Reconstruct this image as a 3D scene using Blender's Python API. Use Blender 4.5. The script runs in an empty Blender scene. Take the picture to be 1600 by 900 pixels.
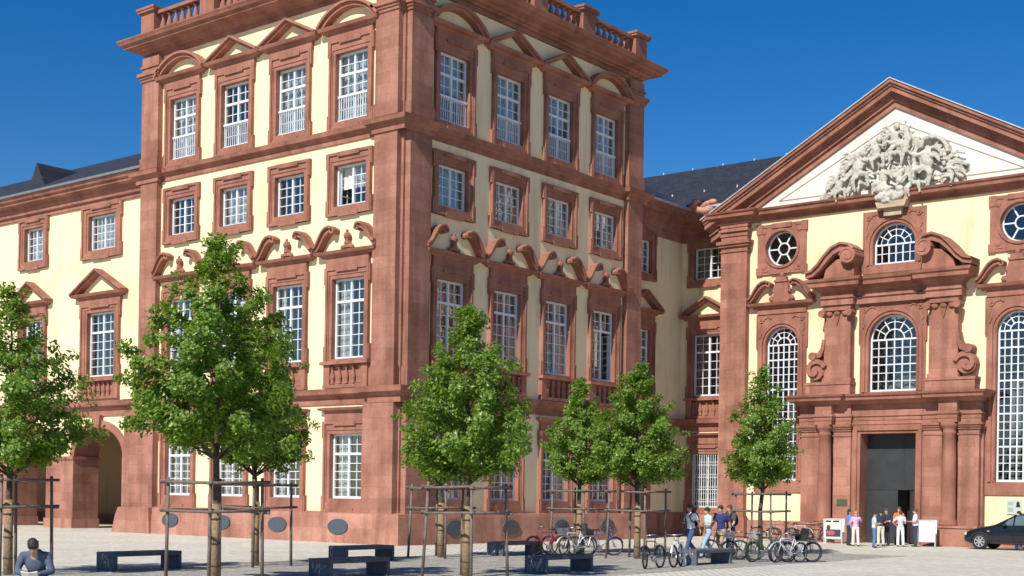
import bpy, bmesh, math, random
from math import sin, cos, pi, radians, sqrt, atan2
from mathutils import Vector, Matrix, Quaternion
random.seed(7)
sc = bpy.context.scene
C = sc.collection
# ------------------------------------------------------------------ camera
cam_d = bpy.data.cameras.new('camera'); cam = bpy.data.objects.new('camera', cam_d); C.objects.link(cam)
cam_d.sensor_width = 36; cam_d.lens = 2110/1600*36
cam_d.shift_y = 322.6/1600; cam_d.shift_x = 5.06/1600
cam_d.clip_start = .5; cam_d.clip_end = 5000
cam.matrix_world = Matrix.Translation((0, 0, 1.9)) @ Matrix.Rotation(radians(90), 4, 'X') @ Matrix.Rotation(radians(.9), 4, 'Z')
sc.camera = cam
# ------------------------------------------------------------------ palace frame: a = along the front, b = into depth
P0 = Vector((-4.0, 48.9, 0)); PHI = atan2(-.6272, .7788)
uA = Vector((cos(PHI), sin(PHI), 0)); uB = Vector((-sin(PHI), cos(PHI), 0))
# ------------------------------------------------------------------ light
SUN_EL = 40
dh = (uB - .15*uA).normalized()
D = Vector((dh.x*cos(radians(SUN_EL)), dh.y*cos(radians(SUN_EL)), -sin(radians(SUN_EL))))
w = bpy.data.worlds.new("World"); sc.world = w; w.use_nodes = True
nt = w.node_tree
sky = nt.nodes.new('ShaderNodeTexSky'); sky.sky_type = 'NISHITA'; sky.sun_disc = False
sky.sun_elevation = radians(SUN_EL); sky.sun_rotation = atan2(-dh.x, -dh.y)
sky.air_density = 1.0; sky.dust_density = .05; sky.ozone_density = 3.5; sky.altitude = 300
bg = nt.nodes['Background']; bg.inputs[1].default_value = .088
hs = nt.nodes.new('ShaderNodeHueSaturation'); hs.inputs['Saturation'].default_value = 1.42; hs.inputs['Hue'].default_value = .509
nt.links.new(sky.outputs[0], hs.inputs['Color']); nt.links.new(hs.outputs[0], bg.inputs[0])
sd = bpy.data.lights.new('sun', 'SUN'); sd.energy = 5.0; sd.angle = radians(.53); sd.color = (1, .95, .87)
so = bpy.data.objects.new('sun', sd); C.objects.link(so); so.rotation_euler = D.to_track_quat('-Z', 'Y').to_euler()
so.location = (0, 0, 60)
vs = sc.view_settings; vs.view_transform = 'Standard'; vs.look = 'None'; vs.exposure = .2; vs.gamma = 1
try: vs.use_curve_mapping = False
except Exception: pass
sc.cycles.max_bounces = 6; sc.cycles.transparent_max_bounces = 8

# ------------------------------------------------------------------ materials
MATS = {}
def newmat(n):
    m = bpy.data.materials.new(n); m.use_nodes = True; MATS[n] = m
    return m, m.node_tree, m.node_tree.nodes['Principled BSDF']
def N(nt, t, **k):
    n = nt.nodes.new(t)
    for a, v in k.items():
        if a in n.inputs.keys() if hasattr(n.inputs, 'keys') else False: n.inputs[a].default_value = v
        else: setattr(n, a, v)
    return n
def mat_simple(n, col, rough=.6, var=.12, scale=3., metal=0, bump=0, bscale=30, coat=0):
    m, t, b = newmat(n)
    tc = t.nodes.new('ShaderNodeTexCoord'); no = t.nodes.new('ShaderNodeTexNoise'); no.inputs['Scale'].default_value = scale; no.inputs['Detail'].default_value = 5
    t.links.new(tc.outputs['Object'], no.inputs['Vector'])
    cr = t.nodes.new('ShaderNodeValToRGB')
    cr.color_ramp.elements[0].position = .3; cr.color_ramp.elements[1].position = .7
    cr.color_ramp.elements[0].color = tuple(c*(1-var) for c in col)+(1,); cr.color_ramp.elements[1].color = tuple(min(1, c*(1+var)) for c in col)+(1,)
    t.links.new(no.outputs[0], cr.inputs[0]); t.links.new(cr.outputs[0], b.inputs['Base Color'])
    b.inputs['Roughness'].default_value = rough; b.inputs['Metallic'].default_value = metal
    if coat: b.inputs['Coat Weight'].default_value = coat
    if bump:
        n2 = t.nodes.new('ShaderNodeTexNoise'); n2.inputs['Scale'].default_value = bscale; n2.inputs['Detail'].default_value = 4
        t.links.new(tc.outputs['Object'], n2.inputs['Vector'])
        bp = t.nodes.new('ShaderNodeBump'); bp.inputs['Strength'].default_value = bump; bp.inputs['Distance'].default_value = .02
        t.links.new(n2.outputs[0], bp.inputs['Height']); t.links.new(bp.outputs[0], b.inputs['Normal'])
    return m
def mat_stone(n, c1, c2, mortar, bw=.95, bh=.42, blocks=True, mossy=False):
    m, t, b = newmat(n); L = t.links.new
    tc = t.nodes.new('ShaderNodeTexCoord'); sp = t.nodes.new('ShaderNodeSeparateXYZ'); L(tc.outputs['Object'], sp.inputs[0])
    ad = t.nodes.new('ShaderNodeMath'); ad.operation = 'ADD'; L(sp.outputs[0], ad.inputs[0]); L(sp.outputs[1], ad.inputs[1])
    cb = t.nodes.new('ShaderNodeCombineXYZ'); L(ad.outputs[0], cb.inputs[0]); L(sp.outputs[2], cb.inputs[1])
    n1 = t.nodes.new('ShaderNodeTexNoise'); n1.inputs['Scale'].default_value = .9; n1.inputs['Detail'].default_value = 6; L(tc.outputs['Object'], n1.inputs['Vector'])
    n2 = t.nodes.new('ShaderNodeTexNoise'); n2.inputs['Scale'].default_value = 9; n2.inputs['Detail'].default_value = 6; L(tc.outputs['Object'], n2.inputs['Vector'])
    if blocks:
        br = t.nodes.new('ShaderNodeTexBrick'); br.inputs['Scale'].default_value = 1; br.inputs['Brick Width'].default_value = bw; br.inputs['Row Height'].default_value = bh
        br.inputs['Mortar Size'].default_value = .006; br.inputs['Mortar Smooth'].default_value = .5; br.inputs['Bias'].default_value = 0
        br.inputs['Color1'].default_value = c1+(1,); br.inputs['Color2'].default_value = c2+(1,); br.inputs['Mortar'].default_value = mortar+(1,)
        L(cb.outputs[0], br.inputs['Vector']); base = br.outputs['Color']
    else:
        mx0 = t.nodes.new('ShaderNodeMixRGB'); mx0.inputs[1].default_value = c1+(1,); mx0.inputs[2].default_value = c2+(1,); L(n1.outputs[0], mx0.inputs[0]); base = mx0.outputs[0]
    cr = t.nodes.new('ShaderNodeValToRGB'); cr.color_ramp.elements[0].position = .3; cr.color_ramp.elements[1].position = .72
    cr.color_ramp.elements[0].color = (.74, .71, .69, 1); cr.color_ramp.elements[1].color = (1.20, 1.22, 1.24, 1)
    mxf = t.nodes.new('ShaderNodeMath'); mxf.operation = 'ADD'; L(n1.outputs[0], mxf.inputs[0])
    h = t.nodes.new('ShaderNodeMath'); h.operation = 'MULTIPLY_ADD'; L(n2.outputs[0], h.inputs[0]); h.inputs[1].default_value = .4; h.inputs[2].default_value = -.2
    L(h.outputs[0], mxf.inputs[1]); L(mxf.outputs[0], cr.inputs[0])
    mu = t.nodes.new('ShaderNodeMixRGB'); mu.blend_type = 'MULTIPLY'; mu.inputs[0].default_value = 1; L(base, mu.inputs[1]); L(cr.outputs[0], mu.inputs[2])
    mp = t.nodes.new('ShaderNodeMapping'); mp.inputs['Scale'].default_value = (2.2, 2.2, .16); L(tc.outputs['Object'], mp.inputs[0])
    n4 = t.nodes.new('ShaderNodeTexNoise'); n4.inputs['Scale'].default_value = 1; n4.inputs['Detail'].default_value = 7; L(mp.outputs[0], n4.inputs['Vector'])
    c4 = t.nodes.new('ShaderNodeValToRGB'); c4.color_ramp.elements[0].position = .36; c4.color_ramp.elements[1].position = .52; c4.color_ramp.elements[0].color = (.72, .68, .66, 1); c4.color_ramp.elements[1].color = (1, 1, 1, 1); L(n4.outputs[0], c4.inputs[0])
    m4 = t.nodes.new('ShaderNodeMixRGB'); m4.blend_type = 'MULTIPLY'; m4.inputs[0].default_value = .8; L(mu.outputs[0], m4.inputs[1]); L(c4.outputs[0], m4.inputs[2])
    out = m4.outputs[0]
    L(out, b.inputs['Base Color']); b.inputs['Roughness'].default_value = .9
    bp = t.nodes.new('ShaderNodeBump'); bp.inputs['Strength'].default_value = .45; bp.inputs['Distance'].default_value = .012; L(n2.outputs[0], bp.inputs['Height']); L(bp.outputs[0], b.inputs['Normal'])
    return m
RED1, RED2, REDM = (.295, .128, .086), (.385, .180, .126), (.225, .100, .070)
stoneB = mat_stone('red_sandstone_ashlar', RED1, RED2, REDM)
stone = mat_stone('red_sandstone_carved', (.285, .118, .078), (.345, .152, .104), REDM, blocks=False)
plinthM = mat_stone('red_sandstone_plinth', (.36, .165, .112), (.45, .222, .158), (.30, .13, .09), bw=1.3, bh=.55)
def mat_plaster(n, col):
    m, t, b = newmat(n); L = t.links.new
    tc = t.nodes.new('ShaderNodeTexCoord')
    n1 = t.nodes.new('ShaderNodeTexNoise'); n1.inputs['Scale'].default_value = .45; n1.inputs['Detail'].default_value = 8; L(tc.outputs['Object'], n1.inputs['Vector'])
    mp = t.nodes.new('ShaderNodeMapping'); mp.inputs['Scale'].default_value = (3, 3, .25); L(tc.outputs['Object'], mp.inputs[0])
    n2 = t.nodes.new('ShaderNodeTexNoise'); n2.inputs['Scale'].default_value = 1; n2.inputs['Detail'].default_value = 6; L(mp.outputs[0], n2.inputs['Vector'])
    a = t.nodes.new('ShaderNodeMath'); a.operation = 'ADD'; L(n1.outputs[0], a.inputs[0]); L(n2.outputs[0], a.inputs[1])
    cr = t.nodes.new('ShaderNodeValToRGB'); cr.color_ramp.elements[0].position = .7; cr.color_ramp.elements[1].position = 1.15 if False else 1.0
    cr.color_ramp.elements[0].color = tuple(c*f_ for c,f_ in zip(col,(.84,.81,.76)))+(1,); cr.color_ramp.elements[1].color = tuple(min(1, c*1.03) for c in col)+(1,)
    L(a.outputs[0], cr.inputs[0]); L(cr.outputs[0], b.inputs['Base Color']); b.inputs['Roughness'].default_value = .92
    n3 = t.nodes.new('ShaderNodeTexNoise'); n3.inputs['Scale'].default_value = 40; L(tc.outputs['Object'], n3.inputs['Vector'])
    bp = t.nodes.new('ShaderNodeBump'); bp.inputs['Strength'].default_value = .15; bp.inputs['Distance'].default_value = .01; L(n3.outputs[0], bp.inputs['Height']); L(bp.outputs[0], b.inputs['Normal'])
    return m
plaster = mat_plaster('yellow_plaster', (.80, .655, .42))
whiteplaster = mat_plaster('white_plaster', (.66, .645, .59))
relief = mat_simple('weathered_relief_stone', (.46, .44, .38), .9, .2, 2.5, bump=.5, bscale=14)
whitewood = mat_simple('white_painted_wood', (.66, .70, .74), .45, .04, 6)
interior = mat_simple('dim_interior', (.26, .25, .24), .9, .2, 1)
curtainM = mat_simple('curtain_cloth', (.62, .61, .57), .9, .15, 4)
slate = None
def mat_slate():
    m, t, b = newmat('dark_slate'); L = t.links.new
    tc = t.nodes.new('ShaderNodeTexCoord'); br = t.nodes.new('ShaderNodeTexBrick')
    br.inputs['Scale'].default_value = 1; br.inputs['Brick Width'].default_value = .3; br.inputs['Row Height'].default_value = .19; br.inputs['Mortar Size'].default_value = .012
    br.inputs['Color1'].default_value = (.020, .022, .030, 1); br.inputs['Color2'].default_value = (.034, .037, .048, 1); br.inputs['Mortar'].default_value = (.014, .015, .02, 1)
    sp = t.nodes.new('ShaderNodeSeparateXYZ'); L(tc.outputs['Object'], sp.inputs[0])
    cb = t.nodes.new('ShaderNodeCombineXYZ'); L(sp.outputs[0], cb.inputs[0])
    mm = t.nodes.new('ShaderNodeMath'); mm.operation = 'MULTIPLY'; mm.inputs[1].default_value = 1.6; L(sp.outputs[2], mm.inputs[0]); L(mm.outputs[0], cb.inputs[1])
    L(cb.outputs[0], br.inputs['Vector'])
    n1 = t.nodes.new('ShaderNodeTexNoise'); n1.inputs['Scale'].default_value = .7; n1.inputs['Detail'].default_value = 6; L(tc.outputs['Object'], n1.inputs['Vector'])
    cr = t.nodes.new('ShaderNodeValToRGB'); cr.color_ramp.elements[0].color = (.7, .7, .7, 1); cr.color_ramp.elements[1].color = (1.3, 1.3, 1.3, 1); L(n1.outputs[0], cr.inputs[0])
    mu = t.nodes.new('ShaderNodeMixRGB'); mu.blend_type = 'MULTIPLY'; mu.inputs[0].default_value = 1; L(br.outputs[0], mu.inputs[1]); L(cr.outputs[0], mu.inputs[2])
    L(mu.outputs[0], b.inputs['Base Color']); b.inputs['Roughness'].default_value = .62
    return m
slate = mat_slate()
zinc = mat_simple('zinc_flashing', (.42, .44, .46), .5, .15, 3)
def mat_glass():
    m, t, b = newmat('window_glass'); L = t.links.new
    t.nodes.remove(b); o = t.nodes['Material Output']
    tr = t.nodes.new('ShaderNodeBsdfTransparent'); tr.inputs[0].default_value = (.86, .89, .90, 1)
    gl = t.nodes.new('ShaderNodeBsdfGlossy'); gl.inputs['Roughness'].default_value = .03; gl.inputs[0].default_value = (.95, .92, .88, 1)
    lw = t.nodes.new('ShaderNodeLayerWeight'); lw.inputs[0].default_value = .35
    fr = t.nodes.new('ShaderNodeMath'); fr.operation = 'MULTIPLY_ADD'; fr.inputs[1].default_value = .42; fr.inputs[2].default_value = .05; L(lw.outputs['Facing'], fr.inputs[0])
    tc = t.nodes.new('ShaderNodeTexCoord'); no = t.nodes.new('ShaderNodeTexNoise'); no.inputs['Scale'].default_value = 1.8; L(tc.outputs['Object'], no.inputs['Vector'])
    bp = t.nodes.new('ShaderNodeBump'); bp.inputs['Strength'].default_value = .25; bp.inputs['Distance'].default_value = .05; L(no.outputs[0], bp.inputs['Height'])
    L(bp.outputs[0], gl.inputs['Normal'])
    mx = t.nodes.new('ShaderNodeMixShader'); L(fr.outputs[0], mx.inputs[0]); L(tr.outputs[0], mx.inputs[1]); L(gl.outputs[0], mx.inputs[2]); L(mx.outputs[0], o.inputs[0])
    return m
glass = mat_glass()
doorM = mat_simple('dark_metal_door', (.030, .033, .036), .5, .25, 1.5)
blackM = mat_simple('black', (.012, .012, .013), .6, .2, 3)
grille = mat_simple('grey_vent_grille', (.062, .078, .098), .6, .2, 12)
bronze = mat_simple('green_bronze', (.07, .085, .05), .5, .2, 8)
bark = mat_simple('bark', (.09, .065, .045), .95, .4, 14, bump=.8, bscale=40)
barkwrap = mat_simple('pale_trunk_wrap', (.27, .185, .105), .95, .3, 12, bump=.6, bscale=30)
stakeM = mat_simple('weathered_wood', (.17, .13, .105), .9, .3, 9, bump=.5, bscale=40)
benchM = mat_simple('dark_slate_coloured_concrete', (.098, .106, .132), .75, .25, 4, bump=.2, bscale=60)
chalk = mat_simple('pale_scuff', (.3, .32, .36), .9, .4, 10)
def mat_leaf(n, c1, c2):
    m, t, b = newmat(n); L = t.links.new; o = t.nodes['Material Output']
    g = t.nodes.new('ShaderNodeNewGeometry'); cr = t.nodes.new('ShaderNodeValToRGB')
    cr.color_ramp.elements[0].color = c1+(1,); cr.color_ramp.elements[1].color = c2+(1,)
    L(g.outputs['Random Per Island'], cr.inputs[0]); L(cr.outputs[0], b.inputs['Base Color']); b.inputs['Roughness'].default_value = .38
    tl = t.nodes.new('ShaderNodeBsdfTranslucent'); mc = t.nodes.new('ShaderNodeMixRGB'); mc.blend_type = 'MULTIPLY'; mc.inputs[0].default_value = 1; mc.inputs[2].default_value = (1.6, 1.7, .6, 1)
    L(cr.outputs[0], mc.inputs[1]); L(mc.outputs[0], tl.inputs[0])
    mx = t.nodes.new('ShaderNodeMixShader'); mx.inputs[0].default_value = .45; L(b.outputs[0], mx.inputs[1]); L(tl.outputs[0], mx.inputs[2]); L(mx.outputs[0], o.inputs[0])
    return m
leafM = mat_leaf('linden_leaf', (.075, .15, .020), (.27, .38, .065))
def mat_ground():
    m, t, b = newmat('pale_cobbles'); L = t.links.new
    tc = t.nodes.new('ShaderNodeTexCoord')
    mp = t.nodes.new('ShaderNodeMapping'); mp.inputs['Rotation'].default_value = (0, 0, -PHI); L(tc.outputs['Object'], mp.inputs[0])
    br = t.nodes.new('ShaderNodeTexBrick'); br.inputs['Scale'].default_value = 1; br.inputs['Brick Width'].default_value = .24; br.inputs['Row Height'].default_value = .16; br.inputs['Mortar Size'].default_value = .022; br.inputs['Mortar Smooth'].default_value = .6
    br.inputs['Color1'].default_value = (.62, .59, .51, 1); br.inputs['Color2'].default_value = (.80, .77, .69, 1); br.inputs['Mortar'].default_value = (.38, .355, .29, 1)
    L(mp.outputs[0], br.inputs['Vector'])
    n1 = t.nodes.new('ShaderNodeTexNoise'); n1.inputs['Scale'].default_value = .35; n1.inputs['Detail'].default_value = 9; n1.inputs['Roughness'].default_value = .65; L(tc.outputs['Object'], n1.inputs['Vector'])
    n2 = t.nodes.new('ShaderNodeTexNoise'); n2.inputs['Scale'].default_value = 7; n2.inputs['Detail'].default_value = 5; L(tc.outputs['Object'], n2.inputs['Vector'])
    a = t.nodes.new('ShaderNodeMath'); a.operation = 'ADD'; L(n1.outputs[0], a.inputs[0]); L(n2.outputs[0], a.inputs[1])
    cr = t.nodes.new('ShaderNodeValToRGB'); cr.color_ramp.elements[0].position = .35; cr.color_ramp.elements[1].position = .65
    hh = t.nodes.new('ShaderNodeMath'); hh.operation = 'MULTIPLY'; hh.inputs[1].default_value = .5; L(a.outputs[0], hh.inputs[0])
    cr.color_ramp.elements[0].color = (.80, .785, .74, 1); cr.color_ramp.elements[1].color = (1.1, 1.1, 1.08, 1); L(hh.outputs[0], cr.inputs[0])
    mu = t.nodes.new('ShaderNodeMixRGB'); mu.blend_type = 'MULTIPLY'; mu.inputs[0].default_value = 1; L(br.outputs[0], mu.inputs[1]); L(cr.outputs[0], mu.inputs[2])
    L(mu.outputs[0], b.inputs['Base Color']); b.inputs['Roughness'].default_value = .85
    bp = t.nodes.new('ShaderNodeBump'); bp.inputs['Strength'].default_value = .6; bp.inputs['Distance'].default_value = .03; L(br.outputs['Fac'], bp.inputs['Height']); bp.invert = True; L(bp.outputs[0], b.inputs['Normal'])
    return m
groundM = mat_ground()
def mat_gravel():
    m, t, b = newmat('grey_gravel'); L = t.links.new
    tc = t.nodes.new('ShaderNodeTexCoord')
    v = t.nodes.new('ShaderNodeTexVoronoi'); v.inputs['Scale'].default_value = 16; L(tc.outputs['Object'], v.inputs['Vector'])
    n1 = t.nodes.new('ShaderNodeTexNoise'); n1.inputs['Scale'].default_value = 1.2; n1.inputs['Detail'].default_value = 9; L(tc.outputs['Object'], n1.inputs['Vector'])
    sp = t.nodes.new('ShaderNodeSeparateXYZ'); L(v.outputs['Color'], sp.inputs[0])
    a = t.nodes.new('ShaderNodeMath'); a.operation = 'MULTIPLY'; L(sp.outputs[0], a.inputs[0]); L(n1.outputs[0], a.inputs[1])
    cr = t.nodes.new('ShaderNodeValToRGB'); cr.color_ramp.elements[0].position = .0; cr.color_ramp.elements[1].position = .6
    cr.color_ramp.elements[0].color = (.20, .185, .16, 1); cr.color_ramp.elements[1].color = (.52, .49, .42, 1); L(a.outputs[0], cr.inputs[0]); L(cr.outputs[0], b.inputs['Base Color'])
    b.inputs['Roughness'].default_value = .95
    bp = t.nodes.new('ShaderNodeBump'); bp.inputs['Strength'].default_value = .7; bp.inputs['Distance'].default_value = .02; L(v.outputs[0], bp.inputs['Height']); L(bp.outputs[0], b.inputs['Normal'])
    return m
gravelM = mat_gravel()

# ------------------------------------------------------------------ mesh builder
class MB:
    def __init__(s): s.v = []; s.f = []; s.mi = []
    def add(s, vs, fs, mi=0):
        o = len(s.v); s.v += [tuple(x) for x in vs]
        for f in fs: s.f.append([i+o for i in f]); s.mi.append(mi)
    def box(s, x0, x1, y0, y1, z0, z1, mi=0):
        s.add([(x0,y0,z0),(x1,y0,z0),(x1,y1,z0),(x0,y1,z0),(x0,y0,z1),(x1,y0,z1),(x1,y1,z1),(x0,y1,z1)],
              [(3,2,1,0),(4,5,6,7),(0,1,5,4),(1,2,6,5),(2,3,7,6),(3,0,4,7)], mi)
    def prism(s, poly, y0, y1, mi=0):      # poly in x,z ; extruded y0..y1
        n = len(poly); A = sum(poly[i][0]*poly[(i+1) % n][1]-poly[(i+1) % n][0]*poly[i][1] for i in range(n))
        if A < 0: poly = poly[::-1]
        s.add([(x,y0,z) for x,z in poly]+[(x,y1,z) for x,z in poly],
              [list(range(n)), list(range(2*n-1, n-1, -1))]+[(i+n, (i+1) % n+n, (i+1) % n, i) for i in range(n)], mi)
    def band(s, pts, th, y0, y1, mi=0):    # ribbon following pts (x,z) with thickness th (scalar or list)
        n = len(pts); L=[]; R=[]
        for i,(x,z) in enumerate(pts):
            a = pts[max(0,i-1)]; b = pts[min(n-1,i+1)]; dx,dz = b[0]-a[0], b[1]-a[1]; l = sqrt(dx*dx+dz*dz) or 1
            t = th[i] if isinstance(th,(list,tuple)) else th
            L.append((x-dz/l*t/2, z+dx/l*t/2)); R.append((x+dz/l*t/2, z-dx/l*t/2))
        for i in range(n-1):
            q = [L[i], R[i], R[i+1], L[i+1]]
            s.add([(x,y0,z) for x,z in q]+[(x,y1,z) for x,z in q], [(0,1,2,3),(7,6,5,4),(0,3,7,4),(2,1,5,6)]+([(1,0,4,5)] if i==0 else [])+([(3,2,6,7)] if i==n-2 else []), mi)
    def bar(s, p, q, wd, y0, y1, mi=0): s.band([p,q], wd, y0, y1, mi)
    def tube(s, pts, rad, n=8, mi=0, cap=True):
        rings=[]; o=len(s.v); k=len(pts)
        up=None
        for i in range(k):
            p=Vector(pts[i]); d=(Vector(pts[min(k-1,i+1)])-Vector(pts[max(0,i-1)]))
            d = d.normalized() if d.length>1e-9 else Vector((0,0,1))
            if up is None: up=Vector((1,0,0)) if abs(d.x)<.8 else Vector((0,1,0))
            x=(up-d*up.dot(d))
            x = x.normalized() if x.length>1e-6 else d.orthogonal().normalized()
            up=x; y=d.cross(x); r=rad[i] if isinstance(rad,(list,tuple)) else rad
            for j in range(n):
                a=2*pi*j/n; s.v.append(tuple(p+x*cos(a)*r+y*sin(a)*r))
        for i in range(k-1):
            for j in range(n):
                s.f.append([o+i*n+j,o+i*n+(j+1)%n,o+(i+1)*n+(j+1)%n,o+(i+1)*n+j]); s.mi.append(mi)
        if cap:
            s.f.append([o+j for j in range(n)][::-1]); s.mi.append(mi); s.f.append([o+(k-1)*n+j for j in range(n)]); s.mi.append(mi)
    def lathe(s, cx, cy, prof, n=12, mi=0, z0=0):   # prof (r,z)
        o=len(s.v); k=len(prof)
        for r,z in prof:
            for j in range(n):
                a=2*pi*j/n; s.v.append((cx+r*cos(a), cy+r*sin(a), z+z0))
        for i in range(k-1):
            for j in range(n):
                s.f.append([o+i*n+j,o+i*n+(j+1)%n,o+(i+1)*n+(j+1)%n,o+(i+1)*n+j]); s.mi.append(mi)
        s.f.append([o+j for j in range(n)][::-1]); s.mi.append(mi); s.f.append([o+(k-1)*n+j for j in range(n)]); s.mi.append(mi)
    def ell(s, c, r, n=10, m=6, mi=0, rot=None):
        vs=[]; fs=[]
        for i in range(m+1):
            th=pi*i/m
            for j in range(n):
                a=2*pi*j/n; p=Vector((r[0]*sin(th)*cos(a), r[1]*sin(th)*sin(a), r[2]*cos(th)))
                if rot is not None: p=rot@p
                vs.append((c[0]+p.x,c[1]+p.y,c[2]+p.z))
        for i in range(m):
            for j in range(n): fs.append([i*n+j,(i+1)*n+j,(i+1)*n+(j+1)%n,i*n+(j+1)%n])
        s.add(vs,fs,mi)
    def plate(s, x0, x1, z0, z1, ops, yf, yb, sides=True, mi=0, seg=14):
        # front sheet at yf with openings; ops: (cx, hw, zb, zs, rise[, drop]) ; hole edges run from yf to yb
        ops = sorted(ops, key=lambda o:o[0]); x = x0
        if not sides: ops = [(o[0],o[1]+.04,o[2]-(.04 if len(o)<6 else 0),o[3]+(0 if o[4] else .04),o[4]+(.04 if o[4] else 0))+((o[5]+.04,) if len(o)>5 else ()) for o in ops]
        def quad(a,b,c,d,y): s.add([(a,y,c),(b,y,c),(b,y,d),(a,y,d)],[(0,1,2,3)],mi)
        for op in ops:
            cx,hw,zb,zs,rise = op[:5]; drop = op[5] if len(op)>5 else 0
            a,b = cx-hw, cx+hw
            if a > x+1e-6: quad(x,a,z0,z1,yf)
            top=[(a,zs)]; bot=[(a,zb)]
            if rise: top=[(cx-hw*cos(pi*i/seg), zs+rise*sin(pi*i/seg)) for i in range(seg+1)]
            else: top=[(a,zs),(b,zs)]
            if drop: bot=[(cx-hw*cos(pi*i/seg), zb-drop*sin(pi*i/seg)) for i in range(seg+1)]
            else: bot=[(a,zb),(b,zb)]
            for i in range(len(top)-1):
                (xa,za),(xb,zc)=top[i],top[i+1]
                s.add([(xa,yf,za),(xb,yf,zc),(xb,yf,z1),(xa,yf,z1)],[(0,1,2,3)],mi)
                s.add([(xa,yf,za),(xa,yb,za),(xb,yb,zc),(xb,yf,zc)],[(0,1,2,3)],mi)
            if drop or zb > z0+1e-6:
                for i in range(len(bot)-1):
                    (xa,za),(xb,zc)=bot[i],bot[i+1]
                    s.add([(xa,yf,z0),(xb,yf,z0),(xb,yf,zc),(xa,yf,za)],[(0,1,2,3)],mi)
                    s.add([(xa,yf,za),(xb,yf,zc),(xb,yb,zc),(xa,yb,za)],[(0,1,2,3)],mi)
            if zs>zb+1e-6:
                s.add([(a,yf,zb),(a,yb,zb),(a,yb,zs),(a,yf,zs)],[(0,1,2,3)],mi)
                s.add([(b,yf,zb),(b,yf,zs),(b,yb,zs),(b,yb,zb)],[(0,1,2,3)],mi)
            x = b
        if x1 > x+1e-6: quad(x,x1,z0,z1,yf)
        if sides:
            s.add([(x0,yf,z0),(x0,yf,z1),(x0,yb,z1),(x0,yb,z0)],[(0,1,2,3)],mi)
            s.add([(x1,yf,z0),(x1,yb,z0),(x1,yb,z1),(x1,yf,z1)],[(0,1,2,3)],mi)
            s.add([(x0,yf,z1),(x1,yf,z1),(x1,yb,z1),(x0,yb,z1)],[(0,1,2,3)],mi)
            if all((o[2]>z0+1e-6 or len(o)>5) for o in ops): s.add([(x0,yf,z0),(x0,yb,z0),(x1,yb,z0),(x1,yf,z0)],[(0,1,2,3)],mi)
    def sweep(s, path, prof, mi=0):        # path in plan, outward on the right of travel ; prof (p,z) bottom->top
        n=len(path); off=[]
        for i in range(n):
            def nr(a,b):
                dx,dy=b[0]-a[0],b[1]-a[1]; l=sqrt(dx*dx+dy*dy); return (dy/l,-dx/l)
            if i==0: m=nr(path[0],path[1])
            elif i==n-1: m=nr(path[-2],path[-1])
            else:
                a=nr(path[i-1],path[i]); b=nr(path[i],path[i+1]); k=1+a[0]*b[0]+a[1]*b[1]
                m=((a[0]+b[0])/k,(a[1]+b[1])/k)
            off.append(m)
        o=len(s.v); k=len(prof)
        for i in range(n):
            for p,z in prof: s.v.append((path[i][0]+off[i][0]*p, path[i][1]+off[i][1]*p, z))
        for i in range(n-1):
            for j in range(k-1):
                s.f.append([o+i*k+j,o+(i+1)*k+j,o+(i+1)*k+j+1,o+i*k+j+1]); s.mi.append(mi)
        s.f.append([o+j for j in range(k)][::-1]); s.mi.append(mi)
        s.f.append([o+(n-1)*k+j for j in range(k)]); s.mi.append(mi)
    def mesh(s, name, mats, smooth=False):
        me=bpy.data.meshes.new(name); me.from_pydata(s.v,[],s.f)
        if not isinstance(mats,(list,tuple)): mats=[mats]
        for m in mats: me.materials.append(m)
        if len(mats)>1: me.polygons.foreach_set('material_index', s.mi)
        if smooth: me.polygons.foreach_set('use_smooth',[True]*len(me.polygons))
        me.update(); return me
def link(name, data, parent=None, loc=(0,0,0), rz=0):
    o=bpy.data.objects.new(name, data); C.objects.link(o); o.location=loc; o.rotation_euler=(0,0,rz)
    if parent is not None: o.parent=parent
    return o
def tag(o, label=None, cat=None, group=None, kind=None):
    if label: o['label']=label
    if cat: o['category']=cat
    if group: o['group']=group
    if kind: o['kind']=kind
    return o
def pal(a,b,z=0): return P0+uA*a+uB*b+Vector((0,0,z))
class Bld:
    def __init__(s, name, a0, b0, label, cat='building'):
        s.a0,s.b0=a0,b0; s.root=link(name,None,None,pal(a0,b0),PHI); tag(s.root,label,cat); s.root.empty_display_size=2
    def part(s, name, mb, mat, a=0, b=0, rz=0, smooth=False, parent=None, z=0):
        me = mb if isinstance(mb,bpy.types.Mesh) else mb.mesh(name,mat,smooth)
        if parent is not None: return link(name,me,parent,(0,0,0),0)
        return link(name,me,s.root,(a-s.a0,b-s.b0,z),rz)
R90=pi/2
# ------------------------------------------------------------------ ground
g=MB(); g.add([(-900,-60,0),(900,-60,0),(900,1800,0),(-900,1800,0)],[(0,1,2,3)])
tag(link('ground', g.mesh('ground',groundM)), kind='structure')
g=MB(); q=[pal(6.1,-60,.004),pal(15.5,-60,.004),pal(15.5,9,.004),pal(6.1,9,.004)]
g.add(q,[(0,1,2,3)]); tag(link('gravel_path', g.mesh('gravel_path',gravelM)), kind='structure')
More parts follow.
